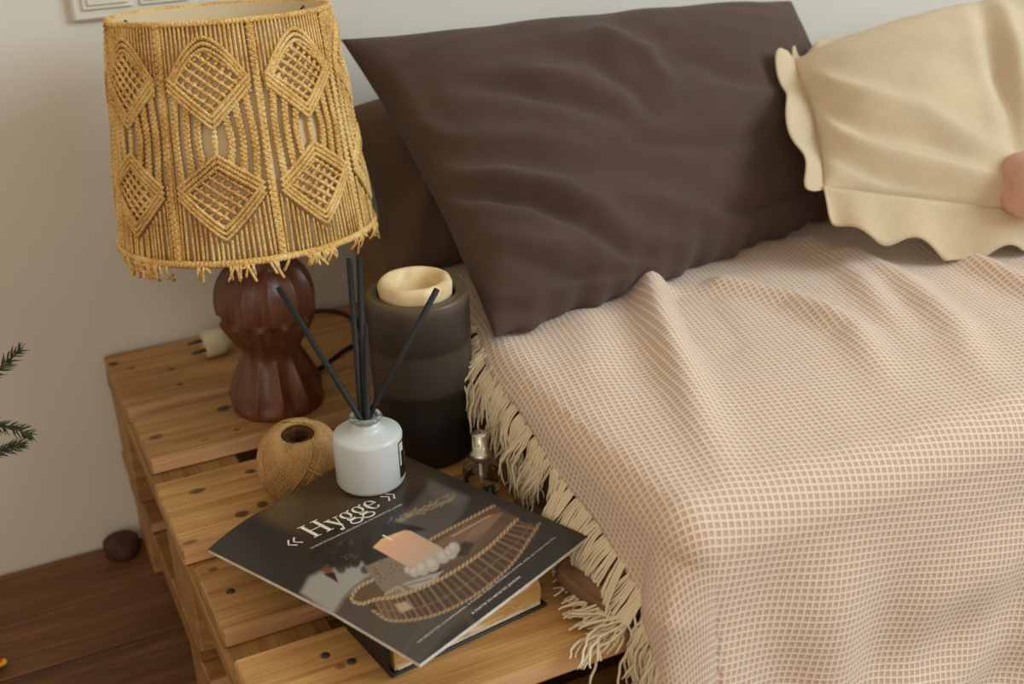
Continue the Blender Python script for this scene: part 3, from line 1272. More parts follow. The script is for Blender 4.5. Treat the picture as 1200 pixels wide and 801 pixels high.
# ------------------------------------------------------------------ pillar candle
cc = np.array([.4125, 1.112])
candle = empty('pillar_candle', (cc[0], cc[1], 0), 'thick dark brown pillar candle with a pale wax ring on top', 'candle')
cn = NT('dark_wax', 0.42, 0.45)
tcn = cn.n('ShaderNodeTexCoord')
sepc = cn.n('ShaderNodeSeparateXYZ')
cn.l(tcn.outputs['Object'], sepc.inputs[0])
nzc = cn.noise(18, 3)
hh = cn.math('ADD', sepc.outputs[2], cn.math('MULTIPLY', cn.math('SUBTRACT', nzc, 0.5), 0.010))
hr = cn.math('MULTIPLY', hh, 5.0)
bands = cn.ramp(hr, [(0.0, rgba((34, 29, 27))), (0.42, rgba((38, 32, 29))), (0.45, rgba((66, 57, 50))), (0.66, rgba((70, 60, 52))), (0.69, rgba((50, 40, 33))), (0.90, rgba((56, 45, 36))), (0.95, rgba((84, 70, 50)))])
cn.color(bands)
cn.bump(cn.noise(40, 4), 0.12, 0.002)
CH, CRR = .192, .0555
V, Fc = lathe([(.052, 0), (CRR, .004), (CRR, .06), (CRR - .0008, .085), (CRR, .087), (CRR, .135), (CRR + .0006, .138), (CRR + .0006, CH - .0035), (CRR - .0012, CH - .0006), (CRR - .003, CH),
                 (.043, CH - .001), (.0415, CH - .004), (.041, CH - .02)], 64, (cc[0], cc[1], 0))
obj('candle_body', V, Fc, cn.m, candle, origin=(cc[0], cc[1], 0))
wn = NT('pale_wax', 0.5, 0.4)
wn.color(wn.ramp(wn.noise(50, 4), [(0.3, rgba((206, 178, 128))), (0.65, rgba((233, 213, 172)))]))
wn.b.inputs['Subsurface Weight'].default_value = 0.25
wn.b.inputs['Subsurface Radius'].default_value = (.01, .006, .003)
wn.bump(wn.noise(90, 4), 0.2, 0.002)
V, Fc = lathe([(.0385, CH - .02), (.0395, CH), (.0400, CH + .007), (.0382, CH + .0115), (.0345, CH + .0140), (.030, CH + .0128), (.0255, CH + .008), (.0225, CH - .004), (.0205, CH - .018), (.001, CH - .020)], 56, (cc[0] - .001, cc[1], 0), rfun=lambda a, pr: np.full(len(pr), 1 + .012 * math.sin(3 * a + 1) + .008 * math.sin(7 * a)))
obj('wax_ring', V, Fc, wn.m, candle)

# ------------------------------------------------------------------ ball of twine
bc = np.array([.2590, 1.088, .0375])
twine = empty('twine_ball', (bc[0], bc[1], 0), 'ball of jute twine with a hole through its top', 'twine')
tw_n = NT('jute', 0.9, 0.1)
tf = tw_n.noise(500, 2)
tw_n.color(tw_n.mix(0.5, tw_n.ramp(tf, [(0.3, rgba((136, 102, 60))), (0.7, rgba((202, 164, 112)))]), tw_n.ramp(tw_n.noise(30, 2), [(0.3, rgba((150, 114, 70))), (0.7, rgba((196, 158, 106)))])))
tw_n.bump(tf, 0.6, 0.0006)
core_n = plain('jute_core', (70, 47, 26), 0.95, 0.1, var=.25, scale=300)


def ball_pt(th, ph, k=1.0):
    """torus-like ball: ph 0 = top hole rim, pi = bottom"""
    rho = .0125 + .0305 * np.sin(ph) ** .75
    z = .0355 * np.cos(ph)
    rho = rho * k
    return np.stack([rho * np.cos(th), rho * np.sin(th), z * k], -1)


ph = np.linspace(0, math.pi, 30)
prof = [(float(.0125 + .0305 * math.sin(p) ** .75) - .0012, float(.0340 * math.cos(p))) for p in ph[::-1]]
prof += [(.0108, .030), (.0100, .0), (.0100, -.03)]
tiltm = np.array(Matrix.Rotation(math.radians(8), 3, 'X'))
V, Fc = lathe(prof, 40, cap0=True)
obj('twine_core', (V @ tiltm.T) + bc, Fc, core_n, twine)
pr = []
for s in range(92):
    t = np.linspace(.03, .97, 26)
    P = ball_pt(s * 2 * math.pi / 92 + 1.1 * (t - .5), t * math.pi, .985)
    pr.append(tube(P @ tiltm.T + bc, .0012, 6))
V, Fc = merge(pr)
V[:, 2] = np.maximum(V[:, 2], .0004)
obj('twine_winding', V, Fc, tw_n.m, twine)
for g in range(7):
    pr = []
    base = g * 2 * math.pi / 7 * 3 + rng.uniform(-.1, .1)
    sw_ = (1 if g % 2 else -1) * rng.uniform(1.3, 2.1)
    lift = 1.0 + .014 * (g % 4)
    for s in range(13):
        th0 = base + s * .066
        t = np.linspace(.03, .97, 26)
        P = ball_pt(th0 + sw_ * (t - .5) * 1.3, t * math.pi, lift + rng.uniform(0, .008))
        pr.append(tube(P @ tiltm.T + bc, .00125, 6))
    V, Fc = merge(pr)
    V[:, 2] = np.maximum(V[:, 2], .0004)
    obj('twine_winding', V, Fc, tw_n.m, twine)
pr = []
t = np.linspace(.05, .62, 30)
pr.append(tube(ball_pt(-2.4 + 2.2 * (t - .05), t * math.pi * .8, 1.06) @ tiltm.T + bc, .0013, 5))
V, Fc = merge(pr)
obj('twine_end', V, Fc, tw_n.m, twine)

# ------------------------------------------------------------------ thick book under the magazine
BZ = .041
b0 = onz(459, 796, 0.0)[:2]
bw = onz(646, 708, 0.0)[:2] - b0
ang = math.atan2(bw[1], bw[0])
be = np.array([math.cos(ang), math.sin(ang)])
bf = np.array([-be[1], be[0]])
BW, BH = .163, .226
book = empty('thick_book', (*(b0 + be * BW / 2 + bf * BH / 2), 0), 'thick black hardback with gilt page edges under the magazine', 'book')
blackc = plain('black_cover', (30, 27, 25), 0.45, 0.4, scale=200, bump=.1)
pg_n = NT('gilt_pages', 0.55, 0.3)
pgf = pg_n.noise(6, 4, stretch=(6, 6, 260))
pgs = pg_n.noise(9, 4, stretch=(3, 3, 12), distort=1.0)
pgc = pg_n.ramp(pgf, [(0.3, rgba((166, 124, 66))), (0.7, rgba((214, 176, 112)))])
pgc = pg_n.mix(pg_n.ramp(pgs, [(0.50, (0, 0, 0, 1)), (0.68, (1, 1, 1, 1))]), pgc, rgba((226, 208, 170)))
pg_n.color(pgc)
pg_n.bump(pgf, 0.5, 0.001)


def bk(x, y, z):
    p = b0 + be * x + bf * y
    return (p[0], p[1], z)


def bslab(x0, x1, y0, y1, z0, z1, c=.001):
    V, Fc = cbox((x0, y0, z0), (x1, y1, z1), c)
    return np.array([bk(*v) for v in V]), Fc


V, Fc = bslab(0.0, BW, 0, BH, .0006, .0035)
obj('back_cover', V, Fc, blackc, book, smooth=False)
V, Fc = bslab(0.0, BW, 0, BH, BZ - .003, BZ)
obj('front_cover', V, Fc, blackc, book, smooth=False)
# rounded spine
n = 14
V = []
for yv in (0, BH):
    for k in range(n + 1):
        a = math.pi * k / n
        V.append(bk(.002 - .006 * math.sin(a), yv, BZ / 2 + (BZ / 2 - .0006) * -math.cos(a) + .0003))
    for k in range(n + 1):
        a = math.pi * (n - k) / n
        V.append(bk(.0045 - .006 * math.sin(a), yv, BZ / 2 + (BZ / 2 - .0030) * -math.cos(a)))
m = 2 * (n + 1)
Fc = [(k, (k + 1) % m, m + (k + 1) % m, m + k) for k in range(m)] + [tuple(range(m))[::-1], tuple(range(m, 2 * m))]
obj('spine', V, Fc, blackc, book)
# page block: bulging fore-edge, concave at the spine
n = 16
V = []
for yv in (.004, BH - .004):
    for k in range(n + 1):
        z = .0036 + (BZ - .0068) * k / n
        V.append(bk(BW - .006 - .012 * (k / n) ** 1.5 * .35 + .003 * math.sin(math.pi * k / n), yv, z))
    V.append(bk(.006, yv, BZ - .0032))
    V.append(bk(.006, yv, .0036))
m = n + 3
Fc = [(k, (k + 1) % m, m + (k + 1) % m, m + k) for k in range(m)] + [tuple(range(m))[::-1], tuple(range(m, 2 * m))]
obj('page_block', V, Fc, pg_n.m, book, smooth=False)
V, Fc = bslab(.008, BW - .006, .0022, BH - .002, .0036, .0062, .0006)
obj('endpaper', V, Fc, plain('endpaper', (206, 192, 166), 0.7), book, smooth=False)

# ------------------------------------------------------------------ magazine
MB = onz(492, 778, BZ + .005)
MR = onz(677, 622, BZ + .007)
MWID = .2215
eu = np.array([math.cos(math.radians(23.4)), math.sin(math.radians(23.4))])
ev = np.array([eu[1], -eu[0]])          # from the top edge of the cover to its bottom edge
MHT = .281
MT = .0042
MO = MB[:2] - ev * MHT                   # top left corner of the cover


def mag(u, v, h=0.0):
    """u across (0 spine side), v 0 top .. 1 bottom"""
    u, v = np.asarray(u, float), np.asarray(v, float)
    P = MO + (u * MWID)[..., None] * eu + (v * MHT)[..., None] * ev
    z = BZ + .0008 + MT
    left = np.clip((.38 - u) / .38, 0, 1)
    top = np.clip((.62 - v) / .62, 0, 1)
    left2 = np.clip((.26 - u) / .26, 0, 1)
    droop = .009 * (left2 ** 1.8) * (top ** .8) + .002 * top * np.clip((.8 - u), 0, 1)
    lift = .0022 * np.clip((u - .45) / .55, 0, 1) ** 1.5
    zz = z - droop + lift + .0015 * np.sin(v * 3.1) * left
    return np.concatenate([P, (zz + h)[..., None]], -1)


mg = empty('magazine', (*(MO + eu * MWID / 2 + ev * MHT / 2), BZ), 'dark magazine with a candle and basket on its cover, under the diffuser', 'magazine')
nu_, nv_ = 400, 500
gu, gv = np.linspace(0, 1, nu_), np.linspace(0, 1, nv_)
GU, GV = [g.ravel() for g in np.meshgrid(gu, gv, indexing='ij')]
CV = mag(GU, GV)
PXY = proj(CV)                          # where the photographed print falls on the cover
PR = np.random.default_rng(3)
art = np.tile(lin((46, 39, 34)), (len(CV), 1))


def sgn_dist(poly):
    poly = np.array(poly, float)
    d, _, _ = poly_dist(PXY, np.concatenate([poly, poly[:1]]))
    x, y = PXY[:, 0], PXY[:, 1]
    ins = np.zeros(len(PXY), bool)
    j = len(poly) - 1
    for i in range(len(poly)):
        xi, yi = poly[i]
        xj, yj = poly[j]
        with np.errstate(divide='ignore', invalid='ignore'):
            ins ^= ((yi > y) != (yj > y)) & (x < (xj - xi) * (y - yi) / (yj - yi + 1e-12) + xi)
        j = i
    return np.where(ins, -d, d)


def paint(alpha, c):
    global art
    c = lin(c) if np.ndim(c) == 1 or not isinstance(c, np.ndarray) else c
    art = art * (1 - alpha[:, None]) + c * alpha[:, None]


def poly(pts, c, soft=1.0, op=1.0):
    paint(op * smoothstep(soft, -soft, sgn_dist(pts)), c)


def stroke(pts, w, c, soft=.8, op=1.0, dash=None, samples=40):
    p = smooth_path(pts, samples) if len(pts) > 2 else np.array(pts, float)
    d, t, s = poly_dist(PXY, p)
    a = smoothstep(w / 2 + soft, w / 2 - soft, d) * op
    if dash is not None:
        a = a * np.where(np.sin(t * dash * 2 * math.pi + s * d * .9) > -.25, 1.0, .35)
    paint(a, c)


def blob(x, y, r, c, soft=1.0, op=1.0):
    d = np.hypot(PXY[:, 0] - x, PXY[:, 1] - y)
    paint(smoothstep(r + soft, r - soft, d) * op, c)


nz1 = vnoise(PXY, .05, 5, 3)
art *= (1 + .12 * nz1)[:, None]
poly([(286, 608), (330, 575), (450, 530), (520, 560), (450, 585), (350, 628)], (74, 57, 39), 12)
blob(330, 592, 20, (98, 80, 56), 16, .6)
poly([(250, 636), (296, 604), (345, 630), (372, 660), (350, 692), (300, 670)], (42, 38, 36), 8)
# grey cloth and table
poly([(352, 694), (362, 676), (378, 668), (404, 664), (430, 655), (446, 668), (424, 684), (404, 706), (392, 722)], (150, 144, 136), 4)
poly([(386, 724), (404, 700), (428, 680), (446, 668), (456, 690), (470, 712), (560, 712), (520, 760), (494, 780), (430, 742)], (74, 65, 57), 4)
stroke([(394, 716), (408, 694), (430, 677), (446, 671)], 2.5, (108, 100, 92), 1.5)
poly([(492, 780), (530, 735), (600, 690), (640, 640), (684, 620), (690, 640), (600, 720)], (40, 35, 32), 6)
stroke([(534, 708), (552, 728)], 7, (78, 60, 48), 3, .7)
stroke([(466, 778), (486, 744), (520, 712)], 1.5, (92, 84, 78), 1.5, .7)
# grey napkin behind with dried stems
poly([(462, 612), (486, 588), (506, 562), (552, 584), (540, 606), (516, 634), (490, 640), (470, 628)], (84, 77, 71), 5)
poly([(500, 562), (548, 582), (536, 592), (506, 582)], (104, 98, 92), 5, .6)
poly([(520, 632), (560, 580), (620, 604), (560, 612), (530, 640)], (52, 46, 41), 4)
for i in range(46):
    t = i / 45
    x, y = 452 + 78 * t, 618 - 36 * t + PR.normal(0, 2)
    a = PR.uniform(-1.3, -.1)
    L = PR.uniform(4, 10)
    stroke([(x, y), (x + L * math.cos(a), y + L * math.sin(a) * .8)], 1.6, (148, 132, 102), 1.2, .7)
# dark dried flowers
for i in range(60):
    x, y = PR.normal(412, 22), PR.normal(650, 9)
    blob(x, y, PR.uniform(2, 8), (30 + PR.uniform(0, 12), 26 + PR.uniform(0, 9), 24 + PR.uniform(0, 8)), 2, .85)
for (x, y) in ((400, 636), (410, 650), (418, 652), (404, 652), (412, 634)):
    for k in range(6):
        a = PR.uniform(0, 6.28)
        stroke([(x, y), (x + 5 * math.cos(a), y + 4 * math.sin(a))], .8, (84, 78, 72), .6, .6)
blob(459, 622, 12, (34, 29, 26), 4)
poly([(440, 622), (462, 611), (488, 616), (500, 620), (470, 626)], (34, 29, 26), 2)
poly([(376, 668), (384, 660), (390, 668), (396, 682), (386, 674)], (104, 58, 40), 2, .9)
poly([(378, 672), (392, 670), (396, 682)], (40, 28, 26), 1.5)
# dotted cloth
poly([(428, 664), (446, 656), (470, 648), (490, 664), (520, 680), (484, 700), (466, 706), (446, 690)], (126, 110, 92), 2)
for i in range(30):
    blob(PR.uniform(436, 490), PR.uniform(656, 694), .9, (62, 52, 44), .6, .8)
# woven tray
inner = [(414, 704), (418, 690), (434, 679), (450, 690), (466, 706), (520, 678), (505, 631), (579, 592), (607, 606), (600, 616), (570, 643), (520, 676), (470, 697), (432, 706)]
poly(inner, (92, 72, 52), 1.5)
poly([(428, 664), (446, 656), (470, 648), (490, 664), (516, 678), (484, 698), (466, 704), (446, 690)], (126, 110, 92), 2, .9)
for i in range(26):
    blob(PR.uniform(438, 486), PR.uniform(658, 690), .9, (62, 52, 44), .6, .8)
poly([(505, 640), (545, 614), (572, 603), (552, 630), (520, 650)], (120, 92, 72), 2)
poly([(548, 626), (574, 603), (590, 600), (566, 628), (540, 645)], (136, 104, 82), 1.5)
stroke([(530, 628), (574, 604)], 2, (168, 140, 116), 1)
stroke([(504, 632), (579, 592)], 3.6, (172, 138, 102), .8, 1, 16)
poly([(476, 686), (500, 668), (540, 655), (600, 612), (604, 606), (560, 626), (520, 645)], (104, 84, 62), 3, .7)
poly([(470, 684), (520, 668), (506, 684), (486, 690)], (160, 150, 142), 1.5)
stroke([(474, 686), (505, 678)], 1.2, (96, 92, 108), .8)
poly([(528, 645), (545, 634), (556, 636), (548, 650), (536, 652)], (58, 44, 34), 2)
# tray side with slats
side = [(428, 704), (470, 697), (520, 676), (570, 642), (604, 610), (632, 612), (628, 628), (600, 662), (560, 697), (508, 722), (460, 728), (438, 716)]
poly(side, (74, 55, 40), 1.2)
upc = smooth_path([(440, 704), (470, 698), (520, 677), (570, 643), (606, 610)], 30)
loc = smooth_path([(446, 722), (470, 726), (512, 719), (562, 694), (602, 658), (630, 620)], 30)
for i in range(30):
    a, b_ = upc[i], loc[min(29, i + 1)]
    stroke([tuple(a), tuple(b_)], 2.6, (142 - 30 * (i % 2), 110 - 24 * (i % 2), 80 - 18 * (i % 2)), 1.0, .75)
stroke([(446, 714), (480, 714), (520, 700), (565, 670), (605, 636), (622, 614)], 2.2, (128, 98, 70), 1, .8, 22)
poly([(462, 708), (476, 704), (484, 712), (470, 718)], (186, 158, 128), 2, .8)
stroke([(437, 679), (420, 688), (412, 702), (424, 707), (440, 702), (470, 697), (520, 676), (570, 643), (606, 608)], 4.2, (180, 148, 112), .8, 1, 46)
stroke([(437, 715), (460, 727), (510, 720), (560, 695), (600, 660), (632, 613)], 3.6, (164, 130, 96), .8, 1, 42)
stroke([(452, 696), (466, 688), (474, 692)], 4, (176, 150, 118), 1, .9, 6)
# candle and pebbles
cpoly = [(437, 641), (446, 632), (462, 625), (476, 621), (482, 622), (519, 642), (516, 654), (504, 664), (478, 664)]
tc_ = np.clip(((PXY[:, 0] - 440) * .8 + (PXY[:, 1] - 625) * .75) / 75, 0, 1)
ccol = lin((228, 162, 128)) * (1 - tc_)[:, None] + lin((182, 158, 134)) * tc_[:, None]
paint(smoothstep(1, -1, sgn_dist(cpoly)), ccol)
poly([(438, 641), (448, 631), (474, 621), (470, 626), (452, 634), (444, 642)], (216, 178, 116), 1.5)
stroke([(449, 627), (459, 632)], 1.8, (240, 220, 196), .7)
for (x, y, r) in ((478, 668, 4), (486, 670, 6), (495, 666, 8), (506, 661, 9), (519, 652, 8), (528, 647, 8), (532, 642, 7)):
    blob(x, y, r, (172, 160, 148), 1.5)
    blob(x - 1.5, y - 2, r * .55, (196, 184, 172), 2.5, .8)

cov_n = NT('printed_cover', 0.32, 0.45)
at = cov_n.n('ShaderNodeAttribute', attribute_name='print')
cov_n.color(at.outputs['Color'])
cov_n.bump(cov_n.noise(25, 2), 0.03, 0.002)
pap = plain('paper_edges', (214, 208, 198), 0.7, 0.2)
# pages under the cover
n1, n2 = 24, 40
UU, VV = [g.ravel() for g in np.meshgrid(np.linspace(0.003, .997, n1), np.linspace(.002, .998, n2), indexing='ij')]
top_ = mag(UU, VV, -.0005)
bot_ = mag(UU, VV, -MT)
Fc = grid_faces(n1, n2)
fb = [tuple(i + n1 * n2 for i in f[::-1]) for f in Fc]
edge = [i * n2 for i in range(n1)] + [(n1 - 1) * n2 + j for j in range(1, n2)] + [i * n2 + n2 - 1 for i in range(n1 - 2, -1, -1)] + list(range(n2 - 2, 0, -1))
rim = [(edge[k], edge[k] + n1 * n2, edge[(k + 1) % len(edge)] + n1 * n2, edge[(k + 1) % len(edge)]) for k in range(len(edge))]
obj('pages', np.concatenate([top_, bot_]), [f[::-1] for f in Fc] + [f[::-1] for f in fb] + rim, pap, mg, smooth=False)
cover = obj('cover', CV, [f[::-1] for f in grid_faces(nu_, nv_)], cov_n.m, mg)
ca = cover.data.color_attributes.new('print', 'FLOAT_COLOR', 'POINT')
ca.data.foreach_set('color', np.concatenate([np.clip(art, 0, 1), np.ones((len(art), 1))], 1).astype(np.float32).ravel())

# lettering
ink = plain('white_ink', (222, 214, 200), 0.4, 0.4, var=.03)


def uv_of(px):
    i = np.argmin(((PXY - np.array(px)) ** 2).sum(1))
    return np.array([GU[i], GV[i]])


t_o, t_x, t_y = uv_of((368, 630)), uv_of((449, 591.5)), uv_of((350, 618))
TADV = 3.42       # width of Hygge in cap heights
ax_u = (t_x - t_o) / TADV
ax_v = (t_y - t_o)
ax_v[0] = 0.0


def glyph_strip(outer, inner, closed=True):
    """fill between two outlines with quads"""
    o_, i_ = np.array(outer), np.array(inner)
    n = len(o_)
    V = np.concatenate([o_, i_])
    rng_ = range(n if closed else n - 1)
    return V, [(k, (k + 1) % n, n + (k + 1) % n, n + k) for k in rng_]


def ell(cx, cy, rx, ry, a0=0, a1=360, n=40, rot=0.0):
    a = np.radians(np.linspace(a0, a1, n, endpoint=(a1 - a0) < 360))
    x, y = rx * np.cos(a), ry * np.sin(a)
    return np.stack([cx + x * math.cos(rot) - y * math.sin(rot), cy + x * math.sin(rot) + y * math.cos(rot)], 1)


def quad(*p):
    return np.array(p, float), [tuple(range(len(p)))]


def rect(x0, y0, x1, y1):
    return quad((x0, y0), (x1, y0), (x1, y1), (x0, y1))


def g_H():
    p = []
    for x in (.12, .72):
        p += [rect(x, .0, x + .16, 1.0), rect(x - .10, 0, x + .26, .045), rect(x - .10, .955, x + .26, 1.0)]
    p.append(rect(.28, .48, .72, .53))
    return merge(p), 1.02


def g_y():
    p = [quad((.02, .66), (.19, .66), (.40, .02), (.30, -.06)), quad((.52, .66), (.57, .66), (.26, -.26), (.20, -.24)),
         rect(-.04, .62, .28, .66), rect(.42, .62, .66, .66), quad(*ell(.14, -.24, .085, .075, n=20))]
    p.append(quad((.14, -.31), (.22, -.30), (.27, -.2), (.23, -.18)))
    return merge(p), .62


def g_g():
    p = [glyph_strip(ell(.27, .42, .24, .25), ell(.27, .42, .115, .215)), glyph_strip(ell(.30, -.16, .29, .19), ell(.30, -.15, .215, .125)),
         quad((.13, .22), (.18, .20), (.13, .08), (.07, .10)), quad((.07, .11), (.10, .0), (.46, .04), (.44, .11), (.16, .13)),
         quad((.43, .58), (.47, .56), (.60, .63), (.60, .69), (.52, .68))]
    return merge(p), .60


def g_e():
    p = [glyph_strip(ell(.28, .33, .27, .345, 20, 325, 40), ell(.29, .33, .14, .31, 20, 325, 40), False), rect(.13, .34, .53, .385),
         quad(*ell(.50, .40, .045, .05, n=12))]
    return merge(p), .60


def g_guil(rev=False):
    p = []
    for dx in (0, .26):
        p.append(quad((dx, .30), (dx + .06, .30), (dx + .27, .06), (dx + .21, .02)))
        p.append(quad((dx, .30), (dx + .21, .58), (dx + .27, .54), (dx + .06, .30)))
    V, Fc = merge(p)
    if rev:
        V[:, 0] = .54 - V[:, 0]
    return (V, Fc), .6


def put_letter(g, x, name='letter'):
    V, Fc = g
    uvq = t_o + (V[:, :1] + x) * ax_u + V[:, 1:2] * ax_v
    W3 = mag(uvq[:, 0], uvq[:, 1], .00035)
    obj(name, W3, Fc, ink, cover, smooth=False)


x = 0.0
put_letter(g_guil()[0], -.98)
for fn in (g_H, g_y, g_g, g_g, g_e):
    g, adv = fn()
    put_letter(g, x)
    x += adv
put_letter(g_guil(True)[0], x + .30)


def fine_print(text, p0, p1, hpx, bold=0.0):
    cu = bpy.data.curves.new('fine_print', 'FONT')
    cu.body = text
    cu.size = 1.0
    cu.offset = bold
    cu.resolution_u = 2
    to = bpy.data.objects.new('fine_print_tmp', cu)
    COL.objects.link(to)
    dg = bpy.context.evaluated_depsgraph_get()
    me = to.evaluated_get(dg).to_mesh()
    V = np.empty(len(me.vertices) * 3)
    me.vertices.foreach_get('co', V)
    V = V.reshape(-1, 3)
    Fc = [tuple(p.vertices) for p in me.polygons]
    to.evaluated_get(dg).to_mesh_clear()
    bpy.data.objects.remove(to)
    bpy.data.curves.remove(cu)
    a, b = uv_of(p0), uv_of(p1)
    w = V[:, 0].max()
    du = (b - a) / w
    hv = hpx * (1.02 / F_PX) * 1.5 / MHT
    uvq = a + V[:, :1] * du + V[:, 1:2] * np.array([0, -hv]) / .7
    obj('fine_print', mag(uvq[:, 0], uvq[:, 1], .0003), Fc, ink, cover, smooth=False)


fine_print('LA RECETTE DANOISE DU BIEN-ETRE POUR DES MOMENTS DE LUMIERE', (365, 643), (472, 591), 2.2)
fine_print('100 RECETTES GOURMANDES, BOUGIES, PLAIDS, MOMENTS ENTRE AMIS AU COIN DU FEU', (490, 754), (651, 630), 1.9)
fine_print('A PARTIR DU MOIS DE JANVIER', (554, 720), (611, 676), 2.2, .012)

# ------------------------------------------------------------------ reed diffuser
dz = BZ + .0008 + MT + .0012
dl, drr = onz(394, 566, dz), onz(476, 562, dz)
dc = (dl + drr) / 2
dc = dc + view_h * .003
DR = np.linalg.norm((drr - dl)[:2]) / 2 * .985
print('diffuser', dc, DR)
diff = empty('reed_diffuser', (dc[0], dc[1], dz), 'white glass reed diffuser with black sticks standing on the magazine', 'diffuser')
df_n = NT('frosted_white_glass', 0.32, 0.5)
df_n.color(rgba((200, 205, 203)))
df_n.b.inputs['Coat Weight'].default_value = 0.15
DHH = .057
V, Fc = lathe([(DR - .006, 0), (DR - .002, .0012), (DR, .005), (DR, DHH - .004), (DR - .0010, DHH - .0014), (DR - .0035, DHH), (.019, DHH + .0022), (.0155, DHH + .004), (.0142, DHH + .007), (.0138, DHH + .0125), (.0125, DHH + .0125), (.0122, DHH - .005)], 72, (dc[0], dc[1], dz))
obj('bottle', V, Fc, df_n.m, diff)
gl_n = NT('clear_glass', 0.05, 0.5)
gl_n.color((.92, .95, .92, 1))
gl_n.b.inputs['Transmission Weight'].default_value = 0.85
gl_n.b.inputs['IOR'].default_value = 1.45
V, Fc = lathe([(.0118, DHH + .0125), (.0150, DHH + .0125), (.0166, DHH + .0145), (.0166, DHH + .0165), (.0150, DHH + .0185), (.0125, DHH + .0185), (.0115, DHH + .016), (.0118, DHH + .0125)], 48, (dc[0], dc[1], dz), cap0=False)
obj('bottle_lip', V, Fc, gl_n.m, diff)
stick_m = plain('black_reed', (33, 33, 34), 0.6, 0.35, scale=300, bump=.2)
neck = np.array([dc[0], dc[1], dz + DHH + .017])
for (px, lean, nx, ny) in (((326, 336), .012, -.006, 0), ((409, 302), -.004, -.003, .004), ((421, 302), -.02, .001, .005), ((512, 339), -.030, .006, .002), ((428, 380), -.06, .001, -.004)):
    # the top lies on the ray at the depth a 21 cm reed reaches
    d = ray(*px)
    best = None
    for t in np.linspace(.7, 1.6, 400):
        q = CAM + d * t
        e = abs(np.linalg.norm(q - neck) - (.150 if px[1] < 350 else .085))
        if (best is None or e < best[0] - 1e-4) and q[1] > neck[1] + lean:
            best = (e, q)
    topp = best[1]
    n0 = neck + np.array([nx, ny, 0])
    bdir = n0 - topp
    bdir /= np.linalg.norm(bdir)
    V, Fc = tube([topp, n0, n0 + bdir * .05], .0030, 10)
    obj('reed_stick', V, Fc, stick_m, diff)
# black printed label wrapped on the right of the bottle
lab_b = plain('label_black', (30, 28, 28), 0.45, 0.35)
lab_w = plain('label_pale', (206, 205, 198), 0.5, 0.3, var=.02)
lab_r = plain('label_russet', (96, 60, 50), 0.5, 0.3, var=.3, scale=400)
camdir = math.atan2(-dc[1], -dc[0])


def wrap(a0, a1, z0, z1, off, mat, name, par, n=16):
    a = np.linspace(a0, a1, n)
    V = np.concatenate([[(dc[0] + (DR + off) * math.cos(k), dc[1] + (DR + off) * math.sin(k), dz + z) for z in (z0, z1)] for k in a])
    return obj(name, V, grid_faces(n, 2), mat, par)


lb = wrap(camdir + math.radians(56), camdir + math.radians(116), .010, .050, .0004, lab_b, 'label', diff)
wrap(camdir + math.radians(57.5), camdir + math.radians(70), .0388, .0488, .0007, lab_w, 'label_patch', lb, 6)
wrap(camdir + math.radians(57.5), camdir + math.radians(62), .024, .0385, .0007, lab_w, 'label_patch', lb, 6)
wrap(camdir + math.radians(74), camdir + math.radians(100), .020, .036, .0007, lab_r, 'label_patch', lb, 6)

# ------------------------------------------------------------------ perfume spray bottle
pp = onz(565, 583, 0.0)
pb = np.array([pp[0] + .004, pp[1] + .008])
PRD = .0205
perf = empty('perfume_bottle', (pb[0], pb[1], 0), 'small clear glass spray bottle with silver cap beside the fringe', 'bottle')
gp_n = NT('perfume_glass', 0.03, 0.5)
gp_n.color((.93, .94, .90, 1))
gp_n.b.inputs['Transmission Weight'].default_value = 1.0
gp_n.b.inputs['IOR'].default_value = 1.06
gp_n.b.inputs['Coat Weight'].default_value = 1.0
V, Fc = lathe([(.0165, 0), (PRD - .001, .0015), (PRD, .004), (PRD, .026), (PRD - .0012, .032), (.0165, .0375), (.0115, .0410), (.0078, .0425), (.0075, .0455), (.001, .0456)], 56, (pb[0], pb[1], 0.0003))
obj('glass_body', V, Fc, gp_n.m, perf)
lq_n = NT('perfume_liquid', 0.02, 0.4)
lq_n.color((.97, .90, .66, 1))
lq_n.b.inputs['Transmission Weight'].default_value = 1.0
lq_n.b.inputs['IOR'].default_value = 1.06
V, Fc = lathe([(.012, .0034), (PRD - .0045, .0036), (PRD - .0022, .006), (PRD - .0022, .0245)], 40, (pb[0], pb[1], 0.0003), cap1=True)
obj('liquid', V, Fc, lq_n.m, perf)
tube_m = plain('dip_tube', (222, 220, 210), 0.4, 0.4, var=.02)
V, Fc = tube([(pb[0], pb[1], .006), (pb[0] - .001, pb[1], .044)], .0017, 8)
obj('dip_tube', V, Fc, tube_m, perf)
silver = plain('silver', (205, 198, 186), 0.3, 0.5, var=.02, metallic=1.0)
V, Fc = lathe([(.0090, .0430), (.0112, .0435), (.0116, .0455), (.0112, .0500), (.0100, .0515), (.0090, .0520), (.0088, .0535), (.0085, .0535), (.0085, .0720), (.0078, .0730), (.0010, .0732)], 44, (pb[0], pb[1], 0))
cap = obj('spray_cap', V, Fc, silver, perf)
ca_ = camdir - math.radians(20)
noz_c = np.array([pb[0] + .0086 * math.cos(ca_), pb[1] + .0086 * math.sin(ca_), .0635])
V, Fc = along([(.0022, -.0006), (.0022, .0006), (.0008, .0007)], noz_c, np.array([math.cos(ca_), math.sin(ca_), 0]), 16)
obj('nozzle', V, Fc, plain('nozzle_white', (226, 222, 212), 0.4), cap)
green_m = plain('green_label', (38, 66, 56), 0.5, 0.3)
a = np.linspace(camdir + math.radians(-2), camdir + math.radians(34), 12)
V = np.concatenate([[(pb[0] + (PRD + .0004) * math.cos(k), pb[1] + (PRD + .0004) * math.sin(k), z) for z in (.003, .0215)] for k in a])
